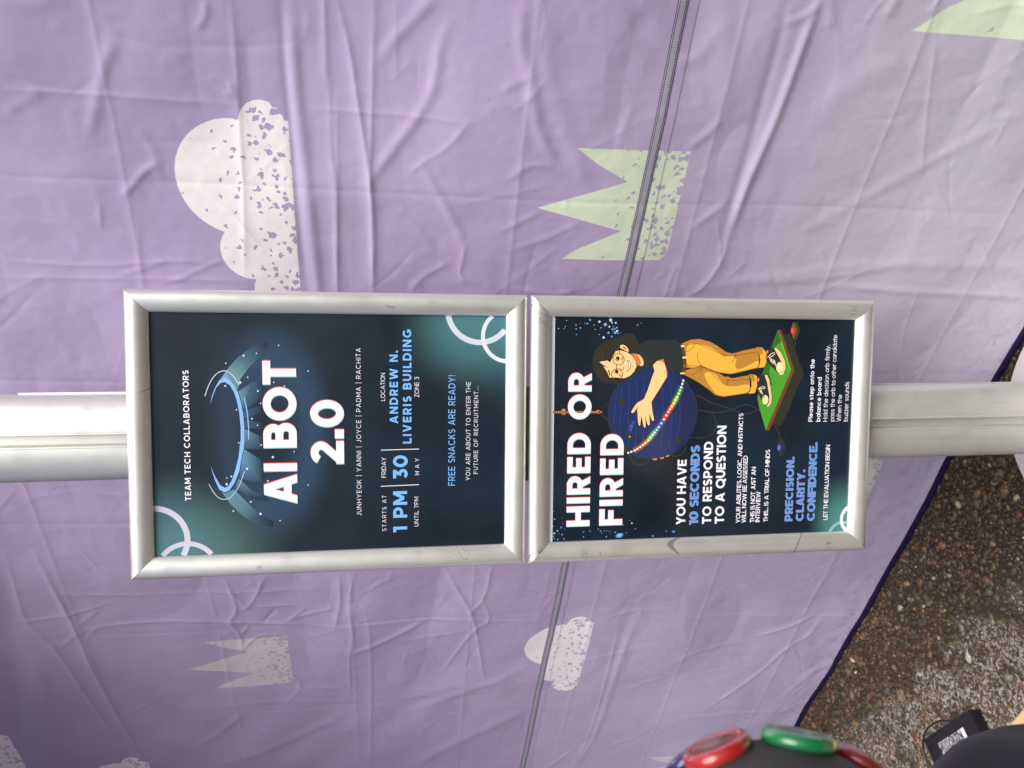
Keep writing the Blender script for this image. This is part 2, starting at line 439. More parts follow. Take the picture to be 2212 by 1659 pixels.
INK = [
('A','halo_graphic','P',3,'86b4f2',[(493,1943),(622,1917),(760,1865),(880,1798),(922,1715),(879,1634),(776,1561),(672,1514),(533,1475),(342,1444),(133,1429),(-93,1430),(-219,1440),(-358,1472),(-603,1517),(-794,1595),(-906,1672),(-941,1747),(-893,1829),(-743,1892),(-594,1934),(-497,1956),(-603,1922),(-709,1875),(-824,1811),(-866,1745),(-836,1687),(-749,1636),(-575,1575),(-357,1522),(-113,1493),(-93,1486),(116,1483),(360,1502),(551,1537),(689,1579),(793,1635),(850,1716),(833,1782),(760,1849),(631,1900)],0),
('A','halo_graphic','S',4,'c5d6f0',[(623,2023),(811,1962),(974,1861),(1046,1729),(983,1607),(801,1495)],120,1),
('A','halo_graphic','S',4,'a9c6ee',[(-797,1987),(-926,1928),(-1030,1847),(-1064,1749),(-1013,1632),(-831,1513),(-596,1434)],122,1),
('A','halo_graphic','S',4,'8fbaf0',[(593,1421),(376,1378),(80,1357),(-86,1368)],156,1),
('A','halo_graphic','P',1,['6f95b5','5f8796','6c9298','5c8494','5c8494','7fa6c8'],[(888,1789),(1069,1663),(879,1486),(715,1521),(879,1634),(922,1715)],0),
('A','halo_graphic','P',1,['5f8796','466a7c','4a6b7a','6c9298'],[(1069,1663),(1241,1513),(1069,1351),(879,1486)],0),
('A','halo_graphic','P',1,['466a7c','32506a','2c4660','4a6b7a'],[(1241,1513),(1370,1346),(1259,1166),(1069,1351)],0),
('A','halo_graphic','P',1,['32506a','22344e','18222f','18222f','2c4660'],[(1370,1346),(1462,1180),(1501,1030),(1380,1073),(1259,1166)],0),
('A','halo_graphic','P',1,['5c8494','365670','182a3e','182a3e','365670','5c8494'],[(698,1513),(835,1305),(899,1138),(600,1133),(391,1435),(550,1466)],0),
('A','halo_graphic','P',1,['365670','182a3e','182a3e','365670'],[(385,1436),(461,1160),(348,1162),(246,1429)],0),
('A','halo_graphic','P',1,['365670','182a3e','182a3e','365670'],[(238,1421),(191,1147),(86,1149),(107,1423)],0),
('A','halo_graphic','P',1,['5c8494','182a3e','182a3e','365670'],[(90,1423),(-45,1151),(-255,1153),(-230,1437)],0),
('A','halo_graphic','P',1,['5c8494','182a3e','182a3e','365670','5c89b0'],[(-237,1437),(-444,1148),(-831,1148),(-712,1519),(-393,1469)],0),
('A','halo_graphic','P',1,['5c8494','365670','182a3e','16202f','182a3e','365670'],[(-717,1527),(-920,1330),(-1003,1130),(-1099,1064),(-1051,1332),(-873,1596)],0),
('A','halo_graphic','P',1,['6a93ba','5e8690','4e7280','4a6d7c','5d8590','5c8494','5c8494','5c8494'],[(-929,1796),(-1126,1667),(-1308,1503),(-1171,1351),(-990,1515),(-890,1605),(-932,1680),(-957,1747)],0),
('A','halo_graphic','P',1,['4e7280','33506a','263e58','263e58','4a6d7c'],[(-1308,1503),(-1437,1338),(-1492,1187),(-1326,1185),(-1171,1351)],0),
('A','halo_graphic','P',1,['263e58','16202f','16202f','263e58'],[(-1492,1187),(-1541,1002),(-1439,1001),(-1326,1185)],0),
('A','halo_graphic','C',6,'d8e6fa',(1439,877),104,100),
('A','halo_graphic','C',6,'d8e6fa',(1308,1223),103,99),
('A','halo_graphic','C',6,'d8e6fa',(1272,1420),138,132),
('A','halo_graphic','C',6,'d8e6fa',(1149,1696),103,98),
('A','halo_graphic','C',6,'d8e6fa',(924,1363),104,99),
('A','halo_graphic','C',6,'d8e6fa',(841,1480),190,181),
('A','halo_graphic','C',6,'d8e6fa',(787,1709),138,131),
('A','halo_graphic','C',6,'d8e6fa',(843,960),104,100),
('A','halo_graphic','C',6,'d8e6fa',(780,793),105,101),
('A','halo_graphic','C',6,'d8e6fa',(703,1208),139,133),
('A','halo_graphic','C',6,'d8e6fa',(502,1170),104,100),
('A','halo_graphic','C',6,'d8e6fa',(400,1544),104,99),
('A','halo_graphic','C',6,'d8e6fa',(254,1306),139,133),
('A','halo_graphic','C',6,'d8e6fa',(145,1223),105,100),
('A','halo_graphic','C',6,'d8e6fa',(1025,418),105,102),
('A','halo_graphic','C',6,'d8e6fa',(-136,1517),105,99),
('A','halo_graphic','C',6,'d8e6fa',(-176,1169),105,100),
('A','halo_graphic','C',6,'c4d9f6',(-294,653),106,102),
('A','halo_graphic','C',6,'c4d9f6',(-378,989),194,185),
('A','halo_graphic','C',6,'c4d9f6',(-561,1397),193,183),
('A','halo_graphic','C',6,'c4d9f6',(-682,1641),140,133),
('A','halo_graphic','C',6,'c4d9f6',(-705,1713),105,99),
('A','halo_graphic','C',6,'c4d9f6',(-807,1715),193,182),
('A','halo_graphic','C',6,'c4d9f6',(-768,1073),141,135),
('A','halo_graphic','C',6,'c4d9f6',(-852,436),107,103),
('A','halo_graphic','C',6,'c4d9f6',(-861,814),89,85),
('A','halo_graphic','C',6,'c4d9f6',(-1107,1345),141,134),
('A','halo_graphic','C',6,'c4d9f6',(-1249,1619),141,133),
('A','halo_graphic','C',6,'c4d9f6',(-1310,1195),195,185),
('A','halo_graphic','C',6,'c4d9f6',(-1430,889),107,102),
('A','corner_ring','R',1,'c3c7d6',(-1692,2852),5652,4732),
('A','corner_ring','R',2,'c6c3d3',(-2231,2343),5073,4282),
('A','corner_ring','R',1,'c2d0da',(2043,-2390),5832,4897),
('A','corner_ring','R',2,'d6d8e6',(1614,-2871),4603,3928),
('B','corner_ring','R',1,'86b3bc',(-2073,-2756),3093,2573),
('B','corner_ring','R',2,'e2e6f0',(-1733,-2984),2917,2293),
('A','divider_line','S',2,'e6e6f0',[(-903,-740),(-890,-1375)],116,0),
('A','divider_line','S',2,'e6e6f0',[(-294,-743),(-285,-1375)],116,0),
('B','printed_rope','S',1,'8a5a2c',[(314,2772),(309,1893)],381,0),
('B','printed_rope','S',2,'d39a55',[(303,2762),(327,2739)],143,0),
('B','printed_rope','S',2,'d39a55',[(303,2723),(326,2701)],143,0),
('B','printed_rope','S',2,'d39a55',[(302,2684),(326,2662)],143,0),
('B','printed_rope','S',2,'d39a55',[(302,2645),(326,2623)],143,0),
('B','printed_rope','S',2,'d39a55',[(302,2606),(325,2584)],143,0),
('B','printed_rope','S',2,'d39a55',[(301,2567),(325,2545)],143,0),
('B','printed_rope','S',2,'d39a55',[(301,2528),(325,2506)],143,0),
('B','printed_rope','S',2,'d39a55',[(300,2489),(324,2467)],144,0),
('B','printed_rope','S',2,'d39a55',[(300,2450),(324,2428)],144,0),
('B','printed_rope','S',2,'d39a55',[(300,2411),(323,2389)],144,0),
('B','printed_rope','S',2,'d39a55',[(299,2372),(323,2349)],144,0),
('B','printed_rope','S',2,'d39a55',[(299,2333),(323,2310)],144,0),
('B','printed_rope','S',2,'d39a55',[(299,2293),(322,2271)],144,0),
('B','printed_rope','S',2,'d39a55',[(298,2254),(322,2232)],144,0),
('B','printed_rope','S',2,'d39a55',[(298,2215),(322,2192)],144,0),
('B','printed_rope','S',2,'d39a55',[(298,2176),(321,2153)],144,0),
('B','printed_rope','S',2,'d39a55',[(297,2136),(321,2114)],144,0),
('B','printed_rope','S',2,'d39a55',[(297,2097),(321,2074)],144,0),
('B','printed_rope','S',2,'d39a55',[(296,2057),(320,2035)],144,0),
('B','printed_rope','S',2,'d39a55',[(296,2018),(320,1995)],144,0),
('B','printed_rope','S',2,'d39a55',[(296,1978),(320,1956)],144,0),
('B','printed_rope','S',2,'d39a55',[(295,1939),(319,1916)],144,0),
('B','printed_rope','C',3,'6b4220',(316,2580),635,586),
('B','printed_rope','C',4,'c08544',(322,2587),484,432),
('B','printed_rope','S',5,'5b3719',[(340,2618),(304,2580),(346,2544)],111,1),
('B','printed_rope','S',5,'5b3719',[(286,2611),(322,2574)],96,1),
('B','printed_rope','C',3,'6b4220',(310,1965),404,376),
('B','printed_rope','C',4,'c08544',(317,1972),308,277),
('B','printed_rope','S',5,'5b3719',[(326,1989),(302,1965),(329,1942)],112,1),
('B','printed_rope','S',5,'5b3719',[(291,1985),(314,1961)],96,1),
('B','printed_wires','S',1,'4a3f30',[(587,190),(570,95),(520,7),(446,-116),(403,-318),(311,-547),(243,-743),(255,-848),(304,-943),(306,-1032)],114,1),
('B','printed_wires','S',1,'4a3f30',[(333,140),(281,-121),(284,-321),(340,-529),(417,-702),(416,-843),(315,-1023)],115,1),
('B','printed_wires','S',1,'4a3f30',[(273,-121),(149,-203),(62,-228),(-102,-158),(-174,22),(-162,299)],99,1),
('B','printed_wires','S',1,'4a3f30',[(-219,357),(-342,341),(-448,403),(-501,513),(-468,651)],99,1),
('B','printed_wires','S',1,'4a3f30',[(-414,1405),(-570,1343),(-646,1224),(-616,1106),(-543,1023)],98,1),
('B','printed_wires','C',1,'c98a55',(-532,922),230,441),
('B','printed_wires','C',1,'c98a55',(-512,795),230,443),
('B','printed_wires','C',1,'c98a55',(-476,699),230,444),
('B','printed_ball','C',2,'3a3d2c',(283,974),8136,8243),
('B','printed_ball','C',3,'1d2e5e',(283,974),8039,8143),
('B','printed_ball','P',4,'1f2850',[(1003,652),(808,375),(530,197),(276,147),(-44,199),(-321,381),(-457,617),(-41,456),(450,451)],1),
('B','printed_ball','S',5,'33477e',[(663,1651),(439,1657),(178,1692),(-86,1654)],80,1),
('B','printed_ball','S',5,'33477e',[(758,1553),(477,1552),(148,1581),(-183,1552)],80,1),
('B','printed_ball','S',5,'33477e',[(842,1422),(510,1411),(120,1434),(-271,1416)],80,1),
('B','printed_ball','S',5,'33477e',[(897,1289),(531,1270),(102,1286),(-329,1281)],80,1),
('B','printed_ball','S',5,'33477e',[(929,1156),(543,1128),(91,1138),(-364,1145)],80,1),
('B','printed_ball','S',5,'33477e',[(931,837),(542,788),(86,785),(-372,824)],81,1),
('B','printed_ball','S',5,'33477e',[(896,684),(527,626),(95,617),(-339,671)],81,1),
('B','printed_ball','S',5,'33477e',[(840,546),(504,481),(110,467),(-285,536)],81,1),
('B','printed_ball','C',6,'3c5190',(52,1364),421,435),
('B','printed_ball','C',6,'3c5190',(117,1332),292,302),
('B','printed_ball','C',6,'3c5190',(-12,1380),292,301),
('B','printed_ball','S',6,'2b2e22',[(348,1926),(443,1796),(482,1614)],128,1),
('B','printed_ball','S',6,'2f3226',[(276,1925),(154,1774),(-10,1572),(-92,1453)],225,1),
('B','printed_ball','S',6,'26292a',[(851,1238),(834,1154),(778,1052)],145,1),
('B','printed_ball','S',6,'22252c',[(551,929),(435,707),(336,534),(171,359),(-44,216)],146,1),
('B','printed_ball','S',6,'22252c',[(-155,1318),(-247,1199),(-322,1096),(-362,943)],146,1),
('B','printed_ball','S',6,'2f3226',[(380,1927),(475,1780)],112,1),
('B','printed_ball','P',7,'33342b',[(542,1617),(551,1504),(441,1489),(429,1598)],0),
('B','printed_ball','P',7,'33342b',[(-61,1459),(-53,1345),(-163,1330),(-175,1440)],0),
('B','printed_ball','P',7,'33342b',[(-147,570),(-138,454),(-250,437),(-262,550)],0),
('B','printed_ball','P',7,'33342b',[(-303,1529),(-295,1416),(-406,1400),(-417,1511)],0),
('B','printed_ball','C',8,'d8c0a0',(-127,1391),130,134),
('B','printed_ball','S',7,'2f6a44',[(751,456),(654,494)],1138,0),
('B','printed_ball','S',7,'2f6a44',[(654,494),(556,539)],1139,0),
('B','printed_ball','S',7,'567a30',[(556,539),(451,596)],1139,0),
('B','printed_ball','S',7,'7a3a28',[(451,596),(362,650)],1140,0),
('B','printed_ball','S',7,'7a3a28',[(362,650),(281,703)],1140,0),
('B','printed_ball','S',7,'7a3a28',[(281,703),(159,776)],1140,0),
('B','printed_ball','S',7,'2f4a78',[(159,776),(38,858)],1141,0),
('B','printed_ball','S',7,'2f4a78',[(38,858),(-43,924)],1141,0),
('B','printed_ball','S',7,'3a6a58',[(-43,924),(-115,982)],1141,0),
('B','printed_ball','S',7,'4a6a38',[(-115,982),(-204,1056)],1141,0),
('B','printed_ball','S',7,'6a4a2c',[(-204,1056),(-276,1139)],1141,0),
('B','printed_ball','S',7,'6a4a2c',[(-276,1139),(-332,1222)],1141,0),
('B','printed_ball','S',7,'6a4a2c',[(-332,1222),(-384,1313)],1141,0),
('B','printed_ball','S',8,'3f8f8a',[(857,428),(751,456)],366,0),
('B','printed_ball','S',8,'4a9a6a',[(751,456),(654,494)],446,0),
('B','printed_ball','S',8,'4fae4a',[(654,494),(556,539)],521,0),
('B','printed_ball','S',8,'a9c83a',[(556,539),(451,596)],587,0),
('B','printed_ball','S',8,'d98a2e',[(451,596),(362,650)],642,0),
('B','printed_ball','S',8,'d8452e',[(362,650),(281,703)],683,0),
('B','printed_ball','S',8,'d03a3a',[(281,703),(159,776)],708,0),
('B','printed_ball','S',8,'3a5a9a',[(159,776),(38,858)],717,0),
('B','printed_ball','S',8,'2f7a86',[(38,858),(-43,924)],709,0),
('B','printed_ball','S',8,'5fb37a',[(-43,924),(-115,982)],684,0),
('B','printed_ball','S',8,'8cc052',[(-115,982),(-204,1056)],643,0),
('B','printed_ball','S',8,'cf7a3a',[(-204,1056),(-276,1139)],588,0),
('B','printed_ball','S',8,'cf5a4a',[(-276,1139),(-332,1222)],522,0),
('B','printed_ball','S',8,'c07a7a',[(-332,1222),(-384,1313)],447,0),
('B','printed_ball','S',8,'4a6f9a',[(-384,1313),(-415,1413)],367,0),
('B','printed_ball','C',9,'f4ead8',(857,428),179,188),
('B','printed_ball','C',9,'f4ead8',(796,444),179,188),
('B','printed_ball','C',9,'f4ead8',(736,462),179,188),
('B','printed_ball','C',9,'f4ead8',(680,484),179,188),
('B','printed_ball','C',9,'f4ead8',(624,508),179,187),
('B','printed_ball','C',9,'f4ead8',(568,534),179,187),
('B','printed_ball','C',9,'f4ead8',(508,566),179,187),
('B','printed_ball','C',9,'f4ead8',(447,599),179,187),
('B','printed_ball','C',9,'f4ead8',(396,630),179,187),
('B','printed_ball','C',9,'f4ead8',(346,661),179,187),
('B','printed_ball','C',9,'f4ead8',(299,691),179,187),
('B','printed_ball','C',9,'f4ead8',(239,728),179,187),
('B','printed_ball','C',9,'f4ead8',(169,771),179,187),
('B','printed_ball','C',9,'f4ead8',(99,817),179,187),
('B','printed_ball','C',9,'f4ead8',(32,864),179,186),
('B','printed_ball','C',9,'f4ead8',(-15,902),179,186),
('B','printed_ball','C',9,'f4ead8',(-59,938),179,186),
('B','printed_ball','C',9,'f4ead8',(-101,971),179,186),
('B','printed_ball','C',9,'f4ead8',(-149,1011),179,186),
('B','printed_ball','C',9,'f4ead8',(-201,1053),179,186),
('B','printed_ball','C',9,'f4ead8',(-243,1101),179,186),
('B','printed_ball','C',9,'f4ead8',(-282,1149),179,185),
('B','printed_ball','C',9,'f4ead8',(-315,1196),179,185),
('B','printed_ball','C',9,'f4ead8',(-346,1247),179,185),
('B','printed_ball','C',9,'f4ead8',(-376,1299),179,185),
('B','printed_ball','C',9,'f4ead8',(-397,1356),179,185),
('B','printed_ball','C',9,'f4ead8',(-415,1413),179,184),
('B','printed_person','P',7,'302e26',[(1131,2091),(1258,2081),(1353,2058),(1449,1994),(1528,1897),(1593,1751),(1625,1586),(1670,1521),(1690,1406),(1624,1296),(1611,1337),(1516,1269),(1452,1243),(1436,1175),(1180,1178),(1019,1225),(843,1522),(779,1637),(828,1737),(809,1835),(844,1918),(924,2002),(1020,2061)],1),
('B','printed_person','S',8,'4d4a3c',[(1290,1934),(1330,1910)],79,1),
('B','printed_person','S',8,'4d4a3c',[(1354,1944),(1393,1920)],79,1),
('B','printed_person','S',8,'4d4a3c',[(1036,2004),(972,1970)],80,1),
('B','printed_person','S',8,'4d4a3c',[(1242,1925),(1298,1885)],79,1),
('B','printed_person','P',8,'d9763f',[(1324,1398),(1327,1290),(1228,1213),(1116,1185),(1124,1277),(1196,1329)],0),
('B','printed_person','P',9,'2b2f31',[(1468,1251),(1529,1186),(1565,1070),(1574,902),(1559,733),(1584,582),(1520,521),(1391,472),(1246,434),(1100,430),(979,473),(1003,567),(1035,721),(1060,890),(1087,1059),(1071,1193),(1052,1243),(1084,1290),(1100,1227),(1132,1152),(1196,1162),(1276,1214),(1340,1274)],0),
('B','printed_person','P',10,'f3c58a',[(1327,1290),(1289,1222),(1212,1171),(1140,1161),(1106,1194),(1116,1241),(1156,1208),(1228,1230)],1),
('B','printed_person','P',10,'241a14',[(1190,1974),(1211,1843),(1230,1798),(1190,1773),(1230,1764),(1319,1709),(1377,1677),(1393,1598),(1387,1549),(1351,1445),(1295,1368),(1199,1296),(1113,1281),(1013,1319),(930,1404),(888,1503),(888,1622),(898,1722),(901,1784),(997,1829),(1091,1893)],0),
('B','printed_person','P',11,'f6c98c',[(1184,1962),(1201,1842),(1217,1798),(1170,1776),(1224,1757),(1313,1703),(1367,1674),(1384,1598),(1377,1557),(1341,1452),(1289,1377),(1196,1307),(1113,1292),(1019,1329),(939,1410),(899,1506),(900,1622),(908,1722),(911,1775),(1001,1819),(1095,1883)],0),
('B','printed_person','P',12,'302e26',[(1139,1973),(1075,1807),(1131,1891),(1171,1957)],0),
('B','printed_person','P',12,'302e26',[(1211,1826),(1171,1768),(1227,1774)],0),
('B','printed_person','P',11,'241a14',[(1454,1616),(1492,1584),(1489,1526),(1443,1459),(1375,1426),(1336,1452),(1387,1540),(1400,1585)],1),
('B','printed_person','P',12,'f6c98c',[(1450,1606),(1481,1579),(1478,1531),(1438,1467),(1376,1437),(1349,1455),(1398,1532),(1409,1579)],1),
('B','printed_person','P',13,'a85a34',[(1443,1575),(1454,1542),(1427,1491),(1395,1483),(1416,1524)],1),
('B','printed_person','S',14,'241a14',[(1227,1519),(1202,1522),(1179,1532),(1158,1547),(1143,1568),(1133,1592),(1130,1618),(1133,1644),(1143,1669),(1158,1690),(1178,1707),(1202,1717),(1227,1721),(1252,1718),(1276,1708),(1296,1693),(1311,1672),(1321,1648),(1324,1622),(1321,1596),(1312,1571),(1296,1550),(1276,1534),(1253,1523),(1227,1519)],112,0),
('B','printed_person','S',14,'241a14',[(965,1544),(940,1547),(917,1556),(897,1572),(882,1592),(872,1616),(869,1642),(873,1667),(882,1691),(897,1712),(917,1728),(940,1739),(965,1743),(990,1740),(1013,1730),(1033,1715),(1048,1695),(1058,1671),(1061,1645),(1058,1619),(1048,1595),(1033,1574),(1013,1558),(990,1548),(965,1544)],112,0),
('B','printed_person','S',14,'241a14',[(1128,1650),(1096,1662),(1060,1648)],112,1),
('B','printed_person','S',14,'241a14',[(1326,1610),(1390,1607)],112,1),
('B','printed_person','C',13,'1c1512',(1240,1637),383,331),
('B','printed_person','C',14,'f6c98c',(1218,1650),112,116),
('B','printed_person','C',13,'1c1512',(1010,1654),384,331),
('B','printed_person','C',14,'f6c98c',(988,1667),112,116),
('B','printed_person','S',13,'241a14',[(1230,1673),(1208,1668),(1195,1648)],80,1),
('B','printed_person','S',13,'241a14',[(1000,1687),(981,1682),(972,1663)],80,1),
('B','printed_person','P',13,'241a14',[(905,1702),(914,1672),(901,1592),(879,1655)],0),
('B','printed_person','C',13,'e2894f',(1237,1557),415,199),
('B','printed_person','C',13,'e2894f',(951,1590),320,199),
('B','printed_person','P',13,'241a14',[(1036,1815),(1044,1787),(932,1763),(956,1785),(996,1793)],0),
('B','printed_person','P',13,'241a14',[(1224,1802),(1233,1764),(1283,1720),(1211,1752),(1171,1779)],0),
('B','printed_person','P',13,'241a14',[(1215,1471),(1196,1421),(1148,1400),(1100,1399),(1044,1417),(1007,1475),(1076,1446),(1148,1441)],0),
('B','printed_person','P',14,'fff6e8',[(1196,1452),(1183,1425),(1144,1411),(1103,1410),(1052,1429),(1028,1459),(1080,1436),(1144,1431)],0),
('B','printed_person','S',13,'241a14',[(1068,1604),(1044,1562),(1044,1529),(1080,1518),(1100,1527)],80,1),
('B','printed_person','S',13,'241a14',[(1119,1366),(1090,1362)],80,1),
('B','printed_person','P',13,'d9763f',[(1076,1543),(1100,1513),(1060,1522)],0),
('B','printed_person','S',10,'241a14',[(1129,993),(1193,930),(1197,843),(1156,788),(1076,756),(987,730),(919,735),(761,833),(580,947),(486,1005),(373,996),(259,973),(161,951),(135,971),(168,997),(273,1046),(146,1033),(81,1029),(60,1053),(104,1080),(247,1116),(114,1105),(39,1107),(23,1128),(79,1152),(237,1182),(139,1200),(67,1205),(65,1230),(148,1249),(262,1256),(375,1270),(311,1311),(282,1352),(302,1378),(376,1337),(464,1272),(532,1148),(681,1084),(874,1021),(987,980),(1026,965),(1129,993)],258,0),
('B','printed_person','P',11,'d0703c',[(1124,996),(1205,910),(1239,807),(1076,752),(987,726),(916,732),(494,996),(486,1012),(745,883),(922,769),(987,757),(1132,799)],0),
('B','printed_person','P',12,'f6c98c',[(1129,993),(1193,930),(1197,843),(1156,788),(1076,756),(987,743),(919,735),(761,833),(580,947),(486,1005),(373,996),(259,973),(161,951),(135,971),(168,997),(273,1046),(146,1033),(81,1029),(60,1053),(104,1080),(247,1116),(114,1105),(39,1107),(23,1128),(79,1152),(237,1182),(139,1200),(67,1205),(65,1230),(148,1249),(262,1256),(375,1270),(311,1311),(282,1352),(302,1378),(376,1337),(464,1272),(532,1148),(681,1084),(874,1021),(987,980),(1026,965)],0),
('B','printed_person','S',13,'b06a3c',[(1027,780),(979,784)],97,1),
('B','printed_person','S',13,'241a14',[(399,1262),(351,1256)],81,1),
('B','printed_person','P',7,'5a3a1a',[(1029,403),(1102,114),(1048,-17),(996,-191),(911,-350),(917,-402),(884,-472),(922,-681),(938,-800),(781,-826),(623,-810),(581,-516),(558,-325),(592,-168),(686,-52),(801,123),(879,262),(956,422)],0),
('B','printed_person','P',8,'b57f33',[(1035,398),(1109,109),(1055,-22),(1003,-196),(917,-355),(924,-407),(891,-477),(928,-686),(945,-805),(788,-831),(629,-815),(588,-522),(564,-330),(598,-173),(692,-57),(807,118),(886,257),(962,417)],0),
('B','printed_person','P',9,'eeb043',[(995,37),(1006,-49),(1003,-110),(945,-198),(773,-307),(739,-552),(804,-830),(647,-835),(600,-521),(576,-330),(610,-190),(708,-109),(823,-19),(937,39)],1),
('B','printed_person','P',9,'5a3a1a',[(1511,473),(1581,308),(1594,138),(1546,-52),(1479,-183),(1365,-361),(1353,-413),(1340,-466),(1350,-535),(1391,-673),(1440,-925),(1259,-993),(1075,-990),(1042,-824),(976,-546),(960,-425),(993,-198),(1048,-24),(1102,98),(1061,243),(1078,380),(1256,402)],0),
('B','printed_person','P',10,'b57f33',[(1504,475),(1575,310),(1587,139),(1540,-51),(1472,-182),(1359,-359),(1346,-411),(1333,-464),(1343,-533),(1385,-671),(1433,-924),(1266,-991),(1081,-988),(1048,-822),(983,-544),(966,-423),(999,-196),(1055,-22),(1109,100),(1068,245),(1084,382),(1262,404)],0),
('B','printed_person','P',11,'eeb043',[(1408,399),(1521,342),(1506,223),(1482,16),(1378,-193),(1264,-327),(1297,-413),(1273,-570),(1084,-524),(1043,-612),(1134,-820),(1233,-983),(1093,-979),(1060,-822),(996,-544),(980,-422),(1011,-196),(1068,-22),(1125,100),(1084,246),(1108,374)],1),
('B','printed_person','S',12,'6b4420',[(1480,409),(1514,240),(1474,68),(1361,-176),(1297,-361),(1289,-518),(1331,-708),(1364,-953)],81,1),
('B','printed_person','S',12,'6b4420',[(1359,406),(1392,305),(1506,223)],81,1),
('B','printed_person','S',12,'6b4420',[(1133,392),(1108,263),(1117,109),(1109,83)],81,1),
('B','printed_person','S',12,'241a14',[(1104,92),(1043,-99),(994,-214),(966,-423)],98,1),
('B','printed_person','S',12,'6b4420',[(1344,175),(1247,173),(1157,136),(1109,83)],97,1),
('B','printed_person','S',12,'6b4420',[(1100,92),(1019,175),(954,268)],81,1),
('B','printed_person','S',12,'6b4420',[(1092,66),(986,123)],81,1),
('B','printed_person','S',12,'6b4420',[(1035,-65),(921,-155),(839,-243)],82,1),
('B','printed_person','S',12,'6b4420',[(1174,-477),(1248,-527),(1330,-542)],98,1),
('B','printed_person','S',12,'6b4420',[(748,-360),(806,-410),(879,-405)],99,1),
('B','printed_person','S',12,'6b4420',[(863,-391),(854,-583),(887,-863)],82,1),
('B','printed_person','S',13,'241a14',[(1433,-912),(1450,-950),(1447,-1038),(1398,-1083),(1349,-1126),(1175,-1126),(1093,-1094),(1078,-988),(1216,-1014),(1332,-992),(1433,-912)],131,0),
('B','printed_person','P',14,'e9aa40',[(1433,-912),(1450,-950),(1447,-1038),(1398,-1083),(1349,-1126),(1175,-1126),(1093,-1094),(1078,-988),(1216,-1014),(1332,-992)],0),
('B','printed_person','P',15,'b57f33',[(1433,-912),(1450,-950),(1447,-1038),(1332,-1059),(1310,-986)],0),
('B','printed_person','S',13,'241a14',[(956,-799),(966,-825),(959,-904),(928,-963),(771,-972),(626,-928),(616,-810),(755,-863),(870,-849),(956,-799)],132,0),
('B','printed_person','P',14,'e9aa40',[(956,-799),(966,-825),(959,-904),(928,-963),(771,-972),(626,-928),(616,-810),(755,-863),(870,-849)],0),
('B','printed_person','P',15,'b57f33',[(956,-799),(966,-825),(959,-904),(844,-926),(832,-873)],0),
('B','printed_person','P',12,'5a3a22',[(1507,515),(1504,461),(1359,410),(1181,381),(1052,385),(967,413),(977,478),(1100,442),(1262,441),(1391,475)],0),
('B','printed_person','S',13,'241a14',[(1475,491),(1480,426),(1448,421),(1440,485),(1475,491)],97,0),
('B','printed_person','P',14,'f0d9a6',[(1475,491),(1480,426),(1448,421),(1440,485)],0),
('B','printed_person','S',13,'241a14',[(1273,455),(1282,367),(1249,361),(1243,451),(1273,455)],97,0),
('B','printed_person','P',14,'f0d9a6',[(1273,455),(1282,367),(1249,361),(1243,451)],0),
('B','printed_person','S',13,'241a14',[(990,494),(1000,411),(970,403),(967,490),(990,494)],97,0),
('B','printed_person','P',14,'f0d9a6',[(990,494),(1000,411),(970,403),(967,490)],0),
('B','printed_person','C',13,'8a5a34',(1113,417),292,221),
('B','printed_board','P',3,'2f3026',[(1683,-1410),(1684,-1579),(1582,-1618),(1442,-1677),(1351,-1707),(1268,-1737),(1160,-1777),(1085,-1825),(982,-1873),(810,-1790),(618,-1707),(318,-1611),(32,-1460),(34,-1281)],0),
('B','printed_board','P',4,'6f4424',[(1761,-1327),(1762,-1393),(1032,-1683),(-54,-1230),(-53,-1159)],0),
('B','printed_board','P',5,'4a9a2e',[(1751,-1331),(1035,-1613),(-48,-1163),(340,-1031),(539,-980),(953,-1054),(1448,-1214)],0),
('B','printed_board','P',6,'2d6a22',[(1745,-1331),(1548,-1406),(1415,-1233),(1002,-1194),(770,-1255),(605,-1066),(572,-996),(953,-1054),(1448,-1214)],0),
('B','printed_board','S',6,'68b83e',[(1695,-1351),(1350,-1484),(1043,-1602)],230,0),
('B','printed_person','S',15,'241a14',[(1406,-1124),(1431,-1197),(1438,-1294),(1366,-1359),(1267,-1425),(1184,-1481),(1068,-1503),(982,-1479),(949,-1400),(1019,-1327),(1118,-1226),(1217,-1143),(1406,-1124)],132,0),
('B','printed_person','P',16,'2b2f33',[(1406,-1124),(1431,-1197),(1438,-1294),(1366,-1359),(1267,-1425),(1184,-1481),(1068,-1503),(982,-1479),(949,-1400),(1019,-1327),(1118,-1226),(1217,-1143)],0),
('B','printed_person','P',17,'e8c98e',[(1438,-1268),(1432,-1321),(1349,-1404),(1201,-1486),(1068,-1505),(960,-1466),(949,-1400),(977,-1369),(1002,-1434),(1118,-1453),(1250,-1381),(1357,-1315)],0),
('B','printed_person','C',18,'f3e3a4',(1088,-1386),961,640),
('B','printed_person','S',18,'f3e3b8',[(1275,-1185),(1184,-1223)],148,0),
('B','printed_person','S',18,'f3e3b8',[(1247,-1221),(1159,-1251)],149,0),
('B','printed_person','S',18,'f3e3b8',[(1233,-1254),(1143,-1281)],149,0),
('B','printed_person','S',18,'f3e3b8',[(1217,-1284),(1118,-1311)],149,0),
('B','printed_person','S',19,'f3e3b8',[(1266,-1150),(1349,-1235),(1349,-1288),(1308,-1272),(1266,-1185)],115,1),
('B','printed_person','P',17,'e0884e',[(1395,-1124),(1390,-1160),(1340,-1156),(1349,-1126)],0),
('B','printed_person','S',15,'241a14',[(916,-959),(949,-1037),(952,-1134),(911,-1180),(770,-1206),(554,-1254),(446,-1249),(378,-1201),(414,-1117),(522,-1051),(663,-985),(916,-959)],132,0),
